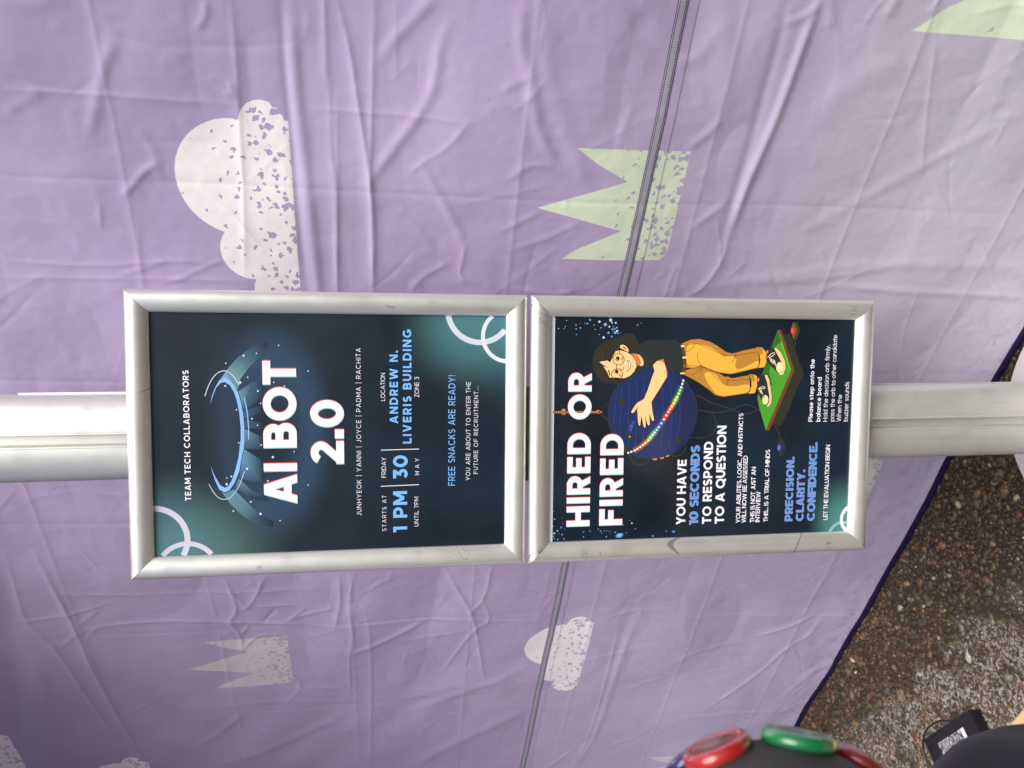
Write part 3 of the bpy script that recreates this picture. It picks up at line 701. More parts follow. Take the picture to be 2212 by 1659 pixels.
('B','printed_person','P',16,'2b2f33',[(916,-959),(949,-1037),(952,-1134),(911,-1180),(770,-1206),(554,-1254),(446,-1249),(378,-1201),(414,-1117),(522,-1051),(663,-985)],0),
('B','printed_person','P',17,'e8c98e',[(952,-1104),(949,-1152),(870,-1195),(562,-1255),(446,-1249),(378,-1201),(392,-1153),(455,-1204),(571,-1209),(820,-1156)],0),
('B','printed_person','C',18,'f3e3a4',(502,-1131),864,585),
('B','printed_person','S',18,'f3e3b8',[(705,-1010),(630,-1039)],149,0),
('B','printed_person','S',18,'f3e3b8',[(688,-1037),(605,-1066)],149,0),
('B','printed_person','S',18,'f3e3b8',[(646,-1061),(572,-1094)],149,0),
('B','printed_person','S',18,'f3e3b8',[(613,-1075),(538,-1118)],149,0),
('B','printed_person','S',19,'f3e3b8',[(696,-983),(746,-1061),(737,-1123),(704,-1107),(705,-1010)],116,1),
('B','printed_person','P',17,'e0884e',[(903,-968),(887,-1004),(837,-996),(829,-970)],0),
('B','printed_buttons','P',4,'3d3c2c',[(1905,-1628),(1890,-1710),(1765,-1758),(1582,-1707),(1595,-1639),(1763,-1576)],0),
('B','printed_buttons','P',5,'6a6340',[(1899,-1628),(1764,-1701),(1602,-1639),(1763,-1579)],0),
('B','printed_buttons','C',6,'7a1f1c',(1747,-1621),759,463),
('B','printed_buttons','C',7,'ee4a44',(1750,-1619),594,339),
('B','printed_buttons','S',4,'3d3c2c',[(1590,-1644),(1533,-1700),(1475,-1676)],165,1),
('B','printed_pendant','P',4,'2f3226',[(-201,-1459),(-208,-1504),(-371,-1564),(-538,-1501),(-532,-1444),(-354,-1380),(-229,-1412)],0),
('B','printed_pendant','P',5,'2a3350',[(-221,-1433),(-373,-1501),(-524,-1452),(-354,-1384)],0),
('B','printed_pendant','C',6,'4a72d8',(-372,-1429),539,287),
('B','printed_pendant','S',3,'3a3426',[(40,-1343),(-35,-1373),(-120,-1438),(-212,-1432)],234,1),
('B','printed_pendant','S',3,'2f3026',[(-19,-1408),(14,-1460),(64,-1467)],117,1),
('B','paint_splash','C',1,'4a7fd0',(1904,2142),205,212),
('B','paint_splash','C',1,'b4d2dc',(1874,1974),205,212),
('B','paint_splash','C',1,'b4d2dc',(1906,1773),269,279),
('B','paint_splash','C',1,'6f9ed8',(1826,1868),284,295),
('B','paint_splash','C',1,'b4d2dc',(1858,1680),158,165),
('B','paint_splash','C',1,'b4d2dc',(1859,1749),142,148),
('B','paint_splash','C',1,'b4d2dc',(1790,1795),158,164),
('B','paint_splash','C',1,'7fb4c4',(1839,2185),126,130),
('B','paint_splash','C',1,'6f9ed8',(1816,2066),110,114),
('B','paint_splash','C',1,'4a7fd0',(1796,1725),127,132),
('B','paint_splash','C',1,'9cc6d2',(1774,1660),111,115),
('B','paint_splash','C',1,'9cc6d2',(1745,1740),127,132),
('B','paint_splash','C',1,'4a7fd0',(1752,1698),190,198),
('B','paint_splash','C',1,'b4d2dc',(1717,1654),190,198),
('B','paint_splash','C',1,'6f9ed8',(1688,1687),238,247),
('B','paint_splash','C',1,'7fb4c4',(1684,1810),174,181),
('B','paint_splash','C',1,'4a7fd0',(1621,1748),174,181),
('B','paint_splash','C',1,'b4d2dc',(1603,1895),206,213),
('B','paint_splash','C',1,'9cc6d2',(1654,1973),79,82),
('B','paint_splash','C',1,'6f9ed8',(1648,2375),94,97),
('B','paint_splash','C',1,'9cc6d2',(1816,2386),94,97),
('B','paint_splash','C',1,'b4d2dc',(1747,2383),79,81),
('B','paint_splash','C',1,'7fb4c4',(1890,2553),94,97),
('B','paint_splash','C',1,'6f9ed8',(1785,2575),94,97),
('B','paint_splash','C',1,'b4d2dc',(1749,2692),94,96),
('B','paint_splash','C',1,'6f9ed8',(1750,2600),78,81),
('B','paint_splash','C',1,'7fb4c4',(1765,2309),110,114),
('B','paint_splash','C',1,'4a7fd0',(1707,1720),111,115),
('B','paint_splash','C',1,'b4d2dc',(1741,2047),79,82),
('B','paint_splash','C',1,'b4d2dc',(1770,1946),79,82),
('B','paint_splash','C',1,'b4d2dc',(1899,2755),109,112),
('B','paint_splash','C',1,'9cc6d2',(1824,1289),96,100),
('B','paint_splash','C',1,'4a7fd0',(1859,1221),96,100),
('B','paint_splash','C',1,'b4d2dc',(1673,1637),79,82),
('B','paint_splash','C',1,'6f9ed8',(1844,2322),63,65),
('B','paint_splash','C',1,'b4d2dc',(1842,2229),63,65),
('B','paint_splash','C',1,'6f9ed8',(1689,1596),64,66),
('B','paint_flecks','C',1,'7fb4c4',(-1417,2742),81,82),
('B','paint_flecks','C',1,'6f9ed8',(-1554,2719),130,131),
('B','paint_flecks','C',1,'4a7fd0',(-1532,2595),81,82),
('B','paint_flecks','C',1,'9cc6d2',(-1679,2753),146,147),
('B','paint_flecks','C',1,'4a7fd0',(-1707,2601),179,180),
('B','paint_flecks','C',1,'6f9ed8',(-1764,2667),163,164),
('B','paint_flecks','C',1,'b4d2dc',(-1772,2765),146,147),
('B','paint_flecks','C',1,'9cc6d2',(-1806,2724),179,180),
('B','paint_flecks','C',1,'4a7fd0',(-1815,2634),81,82),
('B','paint_flecks','C',1,'7fb4c4',(-1832,2581),114,115),
('B','paint_flecks','C',1,'7fb4c4',(-1859,2739),114,115),
('B','paint_flecks','C',1,'6f9ed8',(-1915,2659),130,131),
('B','paint_flecks','C',1,'6f9ed8',(-1906,2545),114,115),
('B','paint_flecks','C',1,'6f9ed8',(-1739,2536),65,66),
('B','paint_flecks','C',1,'6f9ed8',(-1638,2574),65,66),
('B','paint_flecks','C',1,'b4d2dc',(-1900,2723),81,82),
('B','paint_flecks','C',1,'6f9ed8',(-1796,2199),98,99),
('B','paint_flecks','C',1,'9cc6d2',(-1789,2081),82,83),
('B','paint_flecks','C',1,'b4d2dc',(-1758,1935),66,67),
('B','paint_flecks','C',1,'b4d2dc',(-1794,1893),82,84),
('B','paint_flecks','C',1,'9cc6d2',(-1832,1872),66,67),
('B','paint_flecks','C',1,'9cc6d2',(-1796,1826),66,67),
('B','paint_flecks','C',1,'9cc6d2',(-1794,1778),66,67),
('B','paint_flecks','C',1,'7fb4c4',(-1801,1731),66,67),
('B','paint_flecks','C',1,'6f9ed8',(-1898,1784),115,117),
('B','paint_flecks','C',1,'6f9ed8',(-1825,1621),115,118),
('B','paint_flecks','C',1,'4a7fd0',(-1834,1713),66,67),
('B','paint_flecks','C',1,'b4d2dc',(-1673,1321),132,135),
('B','paint_flecks','C',1,'b4d2dc',(-1775,1255),66,68),
('B','paint_flecks','C',1,'6f9ed8',(-1619,1361),66,68),
('B','paint_flecks','C',1,'6f9ed8',(-1840,1419),83,84),
('B','paint_flecks','C',1,'7fb4c4',(-1918,930),116,120),
('B','paint_flecks','C',1,'9cc6d2',(-1886,2196),82,83),
('B','paint_flecks','C',1,'b4d2dc',(-1698,1472),66,67),
('B','paint_flecks','P',1,'4f8fc8',[(-1882,1620),(-1843,1571),(-1843,1478),(-1888,1472),(-1927,1518),(-1927,1603)],1),
('B','paint_flecks','P',2,'8cc8e0',[(-1868,1570),(-1858,1511),(-1902,1527),(-1909,1566)],1),
('B','paint_flecks','P',1,'3f78c0',[(-1844,575),(-1821,541),(-1847,506),(-1879,528),(-1870,562)],1),
('B','paint_flecks','P',1,'3f68b0',[(-1832,704),(-1824,670),(-1845,652),(-1854,686)],1)]

# ------------------------------------------------------------------ materials
def satin_metal(name, base, along, marks=(), metal=0.74, rough=0.36, shift=0.0):
    """Satin anodised aluminium with drawing lines along one axis, faint grime and a few scuffs."""
    m, N, b = material(name, rough=rough, metal=metal)
    co_true = N.coord()
    co = N.mapping(co_true, loc=(shift, shift * 0.6, shift * 1.7))
    sc = [260, 260, 260]
    sc[along] = 4
    lines = N.noise(N.mapping(co, tuple(sc)), 1.0, 3.0)
    grime = N.noise(co, 22.0, 5.0, 0.65)
    fine = N.noise(co, 420.0, 2.0)
    col = N.mix(N.step(grime, 0.52, 0.8, 0.0, 0.35), base, tuple(x * 0.62 for x in base))
    col = N.mix(N.step(lines, 0.45, 0.85, 0.0, 0.16), col, tuple(x * 0.55 for x in base))
    # thin dark scratches
    wv = N.n("ShaderNodeTexWave", wave_type='BANDS', bands_direction='DIAGONAL')
    N.t.links.new(co, wv.inputs["Vector"])
    wv.inputs["Scale"].default_value = 3.1
    wv.inputs["Distortion"].default_value = 22.0
    wv.inputs["Detail"].default_value = 2.0
    scr = N.m('MULTIPLY', N.step(wv.outputs["Fac"], 0.0, 0.006, 1.0, 0.0), N.step(N.noise(co, 9.0, 1.0), 0.63, 0.68))
    col = N.mix(N.m('MULTIPLY', scr, 0.6), col, (0.10, 0.10, 0.09))
    for (p, r, c, amt) in marks:
        d = dist_to(N, co_true, p)
        blob = N.m('MULTIPLY', N.step(d, r * 0.35, r, 1.0, 0.0), N.step(N.noise(co, 190.0, 4.0, 0.7), 0.50, 0.57))
        col = N.mix(N.m('MULTIPLY', blob, amt * 0.8), col, c)
    N.set(b.inputs["Base Color"], col)
    N.set(b.inputs["Roughness"], N.lerp(grime, 0.3, 0.75, rough - 0.05, rough + 0.14))
    N.set(b.inputs["Normal"], N.bump(fine, 0.08, 0.0004))
    return m


ALU = (0.76, 0.765, 0.74)
DARKM = (0.10, 0.10, 0.09)
PALEM = (0.42, 0.47, 0.46)
RAILS = {
    'A': (satin_metal("frame_aluminium_across", ALU, 0),
          satin_metal("frame_aluminium_upright", ALU, 2, shift=0.8,
                      marks=[((-0.205, -0.012, -0.202), 0.017, PALEM, 0.95), ((-0.212, -0.012, -0.216), 0.012, PALEM, 0.9),
                             ((0.213, -0.012, -0.16), 0.012, (0.3, 0.29, 0.25), 0.3), ((-0.215, -0.012, 0.12), 0.008, DARKM, 0.5)])),
    'B': (satin_metal("frame_aluminium_across_worn", ALU, 0, shift=3.3,
                      marks=[((0.213, -0.012, 0.307), 0.020, (0.30, 0.28, 0.22), 0.8), ((0.19, -0.012, 0.300), 0.016, (0.30, 0.28, 0.22), 0.6),
                             ((-0.217, -0.012, 0.310), 0.016, DARKM, 0.9), ((-0.209, -0.012, 0.300), 0.012, DARKM, 0.8)]),
          satin_metal("frame_aluminium_upright_worn", ALU, 2, shift=1.9,
                      marks=[((-0.215, -0.012, 0.22), 0.010, DARKM, 0.7), ((-0.216, -0.012, 0.19), 0.008, DARKM, 0.6),
                             ((-0.218, -0.012, -0.24), 0.012, DARKM, 0.6), ((0.212, -0.012, 0.0), 0.012, DARKM, 0.3), ((0.212, -0.012, -0.27), 0.014, DARKM, 0.45)]))}
mat_post = satin_metal("post_aluminium", (0.74, 0.75, 0.72), 2, metal=0.70, rough=0.40,
                       marks=[((-0.045, -0.05, 0.30), 0.02, DARKM, 0.5), ((-0.035, -0.05, 0.42), 0.02, DARKM, 0.4)])
mat_bracket, N, b = material("bracket_black", rough=0.5)
N.set(b.inputs["Base Color"], N.mix(N.noise(N.coord(), 30.0), (0.012, 0.012, 0.012), (0.05, 0.048, 0.045)))

mat_ink, N, b = material("printed_ink", rough=0.48, spec=0.16)
b.inputs["Coat Weight"].default_value = 0.5        # the clear cover sheet
b.inputs["Coat Roughness"].default_value = 0.12
at_ = N.n("ShaderNodeAttribute", attribute_name="ink")
co = N.coord()
grain = N.noise(co, 900.0, 3.0, 0.7)
N.set(b.inputs["Base Color"], N.mix(N.step(grain, 0.4, 0.8, 0.0, 0.22), at_.outputs["Color"],
                                    N.mix(1.0, at_.outputs["Color"], (0.62, 0.62, 0.62), 'MULTIPLY')))
N.set(b.inputs["Normal"], N.bump(N.noise(co, 14.0, 2.0), 0.06, 0.004))


def poster_material(name, glows, halo=False):
    m, N, b = material(name, rough=0.48, spec=0.16)
    b.inputs["Coat Weight"].default_value = 0.5        # the clear cover sheet
    b.inputs["Coat Roughness"].default_value = 0.12
    co = N.coord()
    x, y, z = N.sep(co)
    base = lin('172537')
    cloud = N.noise(co, 7.0, 2.0)
    col = N.mix(N.step(cloud, 0.3, 0.75), lin('0f1925'), lin('182839'))
    if halo:                                  # printed blue glow round the ring of light
        xx = N.m('DIVIDE', N.m('SUBTRACT', x, 0.0), 0.150)
        zz = N.m('DIVIDE', N.m('SUBTRACT', z, 0.105), 0.085)
        rr_ = N.m('SQRT', N.m('ADD', N.m('MULTIPLY', xx, xx), N.m('MULTIPLY', zz, zz)))
        f = N.step(N.m('ABSOLUTE', N.m('SUBTRACT', rr_, 0.80)), 0.0, 0.55, 0.75, 0.0)
        f = N.m('MULTIPLY', f, N.step(z, 0.10, 0.20, 1.0, 0.35))
        col = N.mix(f, col, lin('2c4a68'))
    for (p, rad, c, pw) in glows:
        d = dist_to(N, co, (p[0], 0, p[1]))
        f = N.m('POWER', N.step(d, 0.0, rad, 1.0, 0.0), pw)
        col = N.mix(f, col, lin(c))
    grain = N.noise(co, 1100.0, 3.0, 0.8)
    col = N.mix(N.step(grain, 0.35, 0.75, 0.0, 0.38), col, N.mix(1.0, col, (0.35, 0.38, 0.42), 'MULTIPLY'))
    N.set(b.inputs["Base Color"], col)
    # paper cockle
    h = N.noise(N.mapping(co, (1, 1, 0.5)), 11.0, 2.0)
    N.set(b.inputs["Normal"], N.bump(h, 0.12, 0.006))
    return m


mat_poster_a = poster_material("poster_night_blue_glow",
                               [((-0.19, 0.18), 0.13, '405d56', 1.3), ((-0.19, 0.27), 0.15, '527f86', 1.0),
                                ((0.18, -0.21), 0.12, '456f74', 1.0), ((0.20, -0.28), 0.17, '4a7f88', 1.1)], True)
mat_poster_b = poster_material("poster_night_blue", [((-0.165, -0.28), 0.085, '4d8079', 1.0), ((-0.20, -0.285), 0.08, '548a8e', 1.0)])
mat_paper, _, _ = material("white_paper", (0.78, 0.78, 0.82), 0.6)
mat_back, _, _ = material("grey_backing", (0.25, 0.25, 0.25), 0.6)


# ------------------------------------------------------------------ ground
mat_ground, N, b = material("exposed_aggregate", rough=0.8, spec=0.3)
co = N.coord()
x, y, z = N.sep(co)
vor = N.n("ShaderNodeTexVoronoi")
vor.inputs["Scale"].default_value = 70.0
vor.inputs["Randomness"].default_value = 1.0
N.t.links.new(co, vor.inputs["Vector"])
ve = N.n("ShaderNodeTexVoronoi", feature='DISTANCE_TO_EDGE')
ve.inputs["Scale"].default_value = 70.0
N.t.links.new(co, ve.inputs["Vector"])
hsv = N.sep(vor.outputs["Color"])
stone = N.mix(hsv[0], (0.022, 0.017, 0.012), (0.11, 0.075, 0.045))
mort = N.mix(N.noise(co, 160.0, 4.0, 0.7), (0.012, 0.008, 0.004), (0.085, 0.058, 0.030))
# pale lime bloom on the cement, patchy, mostly towards the near left
zone = N.step(N.m('ADD', N.m('MULTIPLY', x, -1.0), N.m('MULTIPLY', y, -1.1)), -0.15, 0.28)
zone = N.m('MULTIPLY', zone, N.step(x, -1.75, -1.30))
patch = N.noise(co, 15.0, 3.0, 0.6)
stand_dark = N.step(x, -0.75, -0.25)  # mask rising to the right, towards the stand
bloom = N.m('MULTIPLY', N.step(N.m('ADD', N.m('MULTIPLY', zone, 0.5), patch), 0.80, 0.98), N.step(N.noise(co, 90.0, 5.0, 0.7), 0.42, 0.56))
damp = N.step(N.noise(N.mapping(co, loc=(7, 2, 0)), 2.6, 2.0), 0.40, 0.60)
mort = N.mix(N.m('MULTIPLY', bloom, 0.95), mort, (0.44, 0.405, 0.375))
olive = N.step(N.noise(N.mapping(co, loc=(3, 1, 0)), 2.4, 2.0), 0.45, 0.7)
mort = N.mix(N.m('MULTIPLY', olive, 0.5), mort, (0.115, 0.082, 0.032))
mort = N.mix(N.m('MULTIPLY', stand_dark, 0.75), mort, (0.010, 0.008, 0.006))  # mortar goes near black towards the stand
far = N.step(N.m('ABSOLUTE', N.m('ADD', x, 0.7)), 1.2, 1.5)
inset = N.m('MULTIPLY', N.step(ve.outputs["Distance"], 0.10, 0.25), N.m('MAXIMUM', far, 0.55))
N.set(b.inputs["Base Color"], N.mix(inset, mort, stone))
N.set(b.inputs["Normal"], N.bump(N.m('ADD', N.m('MULTIPLY', N.step(ve.outputs["Distance"], 0.0, 0.3), far), N.noise(co, 220.0, 5.0, 0.75)), 0.9, 0.006))
gv, gf = [], []
xs = [-60, -20, -6, -3, 3, 6, 20, 60]
for yy in xs:
    for xx in xs:
        gv.append((xx, yy, 0))
k = len(xs)
for j in range(k - 1):
    for i in range(k - 1):
        gf.append((j * k + i, j * k + i + 1, (j + 1) * k + i + 1, (j + 1) * k + i))
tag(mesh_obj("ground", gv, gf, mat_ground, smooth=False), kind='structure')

# loose and half-sunk pebbles of the exposed aggregate
TC = np.array((-0.4657, 0.6880))
TD = np.array((0.8386, -0.5447))
TN = np.array((0.5447, 0.8386))
bm = bmesh.new()
bmesh.ops.create_icosphere(bm, subdivisions=2, radius=1.0)
bm.verts.ensure_lookup_table()
bv = np.array([v.co[:] for v in bm.verts])
bf = np.array([[v.index for v in f.verts] for f in bm.faces])
bm.free()
pts = []
cell = 0.0100
for gx in np.arange(-1.75, 0.42, cell):
    for gy in np.arange(0.02, 1.62, cell):
        q = np.array((gx, gy)) + rng.uniform(-.5, .5, 2) * cell
        if (q - TC) @ TN < 0.02:
            pts.append(q)
pts = np.array(pts)
n = len(pts)
rad = np.exp(rng.normal(math.log(0.0051), 0.40, n)).clip(0.0024, 0.0125)
zn = ((-pts[:, 0] - 1.1 * pts[:, 1]) + 0.15) / 0.43
zn = zn.clip(0, 1)
keep = rng.random(n) > 0.08 + 0.30 * zn
pts, rad, zn = pts[keep], rad[keep], zn[keep]
n = len(pts)
sx = rng.uniform(0.75, 1.45, n)
sy = rng.uniform(0.65, 1.0, n)
sz = rng.uniform(0.45, 0.8, n)
rot = rng.uniform(0, math.pi, n)
V = np.repeat(bv[None], n, 0)
V = V * (1 + 0.10 * np.sin(V[:, :, [1, 2, 0]] * 3 + rng.uniform(0, 6, (n, 1, 3))))
V[:, :, 0] *= (sx * rad)[:, None]
V[:, :, 1] *= (sy * rad)[:, None]
V[:, :, 2] *= (sz * rad)[:, None]
c_, s_ = np.cos(rot)[:, None], np.sin(rot)[:, None]
X = V[:, :, 0] * c_ - V[:, :, 1] * s_ + pts[:, 0:1]
Y = V[:, :, 0] * s_ + V[:, :, 1] * c_ + pts[:, 1:2]
Zp = V[:, :, 2] + (rad * (0.12 - 0.22 * zn) * sz)[:, None]
V = np.stack([X, Y, Zp], -1).reshape(-1, 3)
F = (bf[None] + (np.arange(n) * len(bv))[:, None, None]).reshape(-1, 3)
pal = np.array([(0.075, 0.048, 0.024), (0.048, 0.033, 0.019), (0.105, 0.073, 0.040), (0.18, 0.10, 0.042), (0.23, 0.14, 0.06),
                (0.13, 0.064, 0.034), (0.11, 0.098, 0.072), (0.44, 0.38, 0.28), (0.055, 0.050, 0.045), (0.12, 0.045, 0.032)])
ci = rng.choice(len(pal), n, p=[.29, .25, .16, .06, .025, .045, .08, .010, .055, .025])
stand_tone = 0.55 + 0.45 * np.clip((-pts[:, 0] - 0.25) / 0.5, 0, 1)      # darker towards the foot of the stand
pc = 0.86 * stand_tone[:, None] * (pal[ci] * np.exp(rng.normal(0, 0.3, (n, 1)))).clip(0, 0.6)
pcol = np.concatenate([np.repeat(pc, len(bv), 0), np.ones((n * len(bv), 1))], 1)
me = bpy.data.meshes.new("gravel")
me.vertices.add(len(V))
me.vertices.foreach_set("co", V.astype(np.float32).ravel())
me.loops.add(len(F) * 3)
me.loops.foreach_set("vertex_index", F.astype(np.int32).ravel())
me.polygons.add(len(F))
me.polygons.foreach_set("loop_start", np.arange(0, len(F) * 3, 3, dtype=np.int32))
me.polygons.foreach_set("use_smooth", np.ones(len(F), bool))
me.update(calc_edges=True)
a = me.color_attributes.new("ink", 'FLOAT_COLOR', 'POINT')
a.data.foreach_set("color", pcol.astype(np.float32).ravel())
mat_peb, N, b = material("pebble", rough=0.55, spec=0.4)
at_ = N.n("ShaderNodeAttribute", attribute_name="ink")
co = N.coord()
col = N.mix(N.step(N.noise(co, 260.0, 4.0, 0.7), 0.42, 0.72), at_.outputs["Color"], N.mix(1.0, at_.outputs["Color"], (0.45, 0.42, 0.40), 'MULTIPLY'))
x, y, z = N.sep(co)
zone = N.m('MULTIPLY', N.step(N.m('ADD', N.m('MULTIPLY', x, -1.0), N.m('MULTIPLY', y, -1.1)), -0.15, 0.28), N.step(x, -1.75, -1.30))
bl = N.m('MULTIPLY', N.step(N.m('ADD', N.m('MULTIPLY', zone, 0.5), N.noise(co, 15.0, 3.0, 0.6)), 0.85, 1.05), N.step(N.noise(co, 150.0, 4.0, 0.75), 0.52, 0.66))
col = N.mix(N.m('MULTIPLY', bl, 0.75), col, (0.44, 0.40, 0.36))
N.set(b.inputs["Base Color"], col)
N.set(b.inputs["Normal"], N.bump(N.noise(co, 500.0, 3.0, 0.7), 0.35, 0.002))
me.materials.append(mat_peb)
gr = bpy.data.objects.new("gravel", me)
C.objects.link(gr)
tag(gr, "brown and tan pebbles set in the dark ground", "gravel", kind='stuff')


# ------------------------------------------------------------------ fabric wall
S0, S1_, Z1 = -1.56, 2.50, 2.95
STEP = 0.003
ns, nz = int(round((S1_ - S0) / STEP)) + 1, int(round(Z1 / STEP)) + 1
SS = S0 + np.arange(ns) * STEP
ZZ = 0.004 + np.arange(nz) * STEP


def vnoise(cs, cz, seed):
    """Smooth value noise on the fabric grid with cells of cs x cz metres."""
    r = np.random.default_rng(seed)
    gs, gz = int((S1_ - S0) / cs) + 4, int(Z1 / cz) + 4
    g = r.normal(0, 1, (gz, gs))
    u, w = (SS - S0) / cs, ZZ / cz
    iu, iw = u.astype(int), w.astype(int)
    fu, fw = u - iu, w - iw
    fu, fw = fu * fu * (3 - 2 * fu), fw * fw * (3 - 2 * fw)
    r0 = g[iw][:, iu] * (1 - fu) + g[iw][:, iu + 1] * fu
    r1 = g[iw + 1][:, iu] * (1 - fu) + g[iw + 1][:, iu + 1] * fu
    return r0 * (1 - fw)[:, None] + r1 * fw[:, None]


D = 0.010 * vnoise(0.7, 0.6, 1) + 0.0022 * vnoise(0.26, 0.20, 2)
# pressed-in facets: the cloth was folded small and never hung out flat
D += 0.0042 * np.abs(vnoise(0.42, 0.30, 12)) - 0.0020 * np.abs(vnoise(0.19, 0.24, 13)) + 0.0008 * np.abs(vnoise(0.10, 0.075, 14)) - 0.00045 * np.abs(vnoise(0.05, 0.06, 15))
D += 0.00012 * vnoise(0.013, 0.016, 7)
# diagonal drape folds, strongest low on the left
gs, gz = np.meshgrid(SS, ZZ)
ph = (gz * 0.82 + gs * 0.57) * 2 * math.pi / 0.21 + 1.6 * vnoise(0.5, 0.5, 5)
D += 0.0012 * np.sin(ph) * np.clip(vnoise(0.6, 0.5, 6) + 0.2 - gs * 0.6, 0, 1.4)


def press(pts, amp, wid, typ):
    P = np.array(pts, float)
    m = wid * (3.2 if typ == 'r' else 5.0)
    lo, hi = P.min(0) - m, P.max(0) + m
    i0, i1 = max(0, int((lo[0] - S0) / STEP)), min(ns, int((hi[0] - S0) / STEP) + 2)
    j0, j1 = max(0, int(lo[1] / STEP)), min(nz, int(hi[1] / STEP) + 2)
    if i1 <= i0 or j1 <= j0:
        return
    s, z = SS[i0:i1][None, :], ZZ[j0:j1][:, None]
    L = np.concatenate([[0], np.cumsum(np.hypot(*(P[1:] - P[:-1]).T))])
    best = np.full((j1 - j0, i1 - i0), 1e9)
    par = np.zeros_like(best)
    for k in range(len(P) - 1):
        a, d = P[k], P[k + 1] - P[k]
        l2 = d @ d + 1e-12
        t = np.clip(((s - a[0]) * d[0] + (z - a[1]) * d[1]) / l2, 0, 1)
        dd = np.hypot(s - a[0] - t * d[0], z - a[1] - t * d[1])
        c = dd < best
        best[c] = dd[c]
        par[c] = (L[k] + t * math.sqrt(l2))[c]
    u = par / L[-1]
    fade = np.clip(np.minimum(u, 1 - u) * 5, 0, 1)
    fade = 0.25 + 0.75 * fade * fade * (3 - 2 * fade)
    x = best / wid
    prof = np.exp(-x * x) if typ == 'r' else np.exp(-np.sqrt(x * x + 0.02)) * 1.1
    D[j0:j1, i0:i1] += amp * fade * prof


for typ, amp, wid, pts in CREASES:
    P = chaikin([(s / 1000, z / 1000) for s, z in pts], 1 if typ == 'c' else 2, False)
    press(P, amp * (0.00072 if typ == 'c' else 0.00046), wid / 1000 * (0.7 if typ == 'c' else 0.72), typ)
rr = np.random.default_rng(21)
for k in range(620):                        # small packing creases all over the cloth
    s, z = rr.uniform(S0, S1_), rr.uniform(0.05, Z1)
    th = rr.choice([0, math.pi / 2, 0.6, -0.7, 2.2]) + rr.normal(0, 0.2)
    l = rr.uniform(0.03, 0.26) if k % 3 else rr.uniform(0.02, 0.07)
    bend = rr.normal(0, 0.22)
    pts = [(s, z), (s + l / 2 * math.cos(th), z + l / 2 * math.sin(th)), (s + l / 2 * math.cos(th) + l / 2 * math.cos(th + bend), z + l / 2 * math.sin(th) + l / 2 * math.sin(th + bend))]
    press(pts, rr.choice([1, -1, 1]) * rr.uniform(0.0003, 0.0009), rr.uniform(0.003, 0.006), 'c')
for k in range(9):                          # straight fold lines of the packed cloth
    z = 0.22 + 0.335 * k
    press([(S0, z), (0, z + rr.normal(0, .01)), (S1_, z)], 0.0009, 0.005, 'c')
    press([(S0 + 0.41 * k + .15, 0.0), (S0 + 0.41 * k + .15 + rr.normal(0, .01), Z1)], -0.0009, 0.005, 'c')
D += 0.003 * np.exp(-((ZZ - 0.0)[:, None] / 0.05) ** 2) * (0.5 + 0.5 * vnoise(0.3, 0.3, 9))


def fabric_point(s, z, d):
    xy = TC + s[..., None] * TD - d[..., None] * TN
    return np.stack([xy[..., 0], xy[..., 1], z], -1)


def grid_obj(name, V, mat, parent, uv=None):
    h, w = V.shape[:2]
    idx = np.arange(h * w).reshape(h, w)
    F = np.stack([idx[:-1, :-1], idx[:-1, 1:], idx[1:, 1:], idx[1:, :-1]], -1).reshape(-1, 4)
    me = bpy.data.meshes.new(name)
    me.vertices.add(h * w)
    me.vertices.foreach_set("co", V.astype(np.float32).ravel())
    me.loops.add(len(F) * 4)
    me.loops.foreach_set("vertex_index", F.astype(np.int32).ravel())
    me.polygons.add(len(F))
    me.polygons.foreach_set("loop_start", np.arange(0, len(F) * 4, 4, dtype=np.int32))
    me.polygons.foreach_set("use_smooth", np.ones(len(F), bool))
    me.update(calc_edges=True)
    if uv is not None:
        lay = me.uv_layers.new(name="cloth")
        lay.data.foreach_set("uv", uv.reshape(-1, 2)[F.ravel()].astype(np.float32).ravel())
    me.materials.append(mat)
    o = bpy.data.objects.new(name, me)
    C.objects.link(o)
    o.parent = parent
    return o


def sample_d(s, z):
    u = np.clip((s - S0) / STEP, 0, ns - 1.001)
    w = np.clip((z - 0.004) / STEP, 0, nz - 1.001)
    iu, iw = u.astype(int), w.astype(int)
    fu, fw = u - iu, w - iw
    return (D[iw, iu] * (1 - fu) + D[iw, iu + 1] * fu) * (1 - fw) + (D[iw + 1, iu] * (1 - fu) + D[iw + 1, iu + 1] * fu) * fw


# printed shapes: one node group for the cloud, one for the three-pointed tree; the input is fabric metres
def print_group(name, build):
    g = bpy.data.node_groups.new(name, 'ShaderNodeTree')
    g.interface.new_socket("Vector", in_out='INPUT', socket_type='NodeSocketVector')
    g.interface.new_socket("Mask", in_out='OUTPUT', socket_type='NodeSocketFloat')
    N = NT(g)
    i = g.nodes.new("NodeGroupInput")
    o = g.nodes.new("NodeGroupOutput")
    g.links.new(build(N, i.outputs[0]), o.inputs[0])
    return g


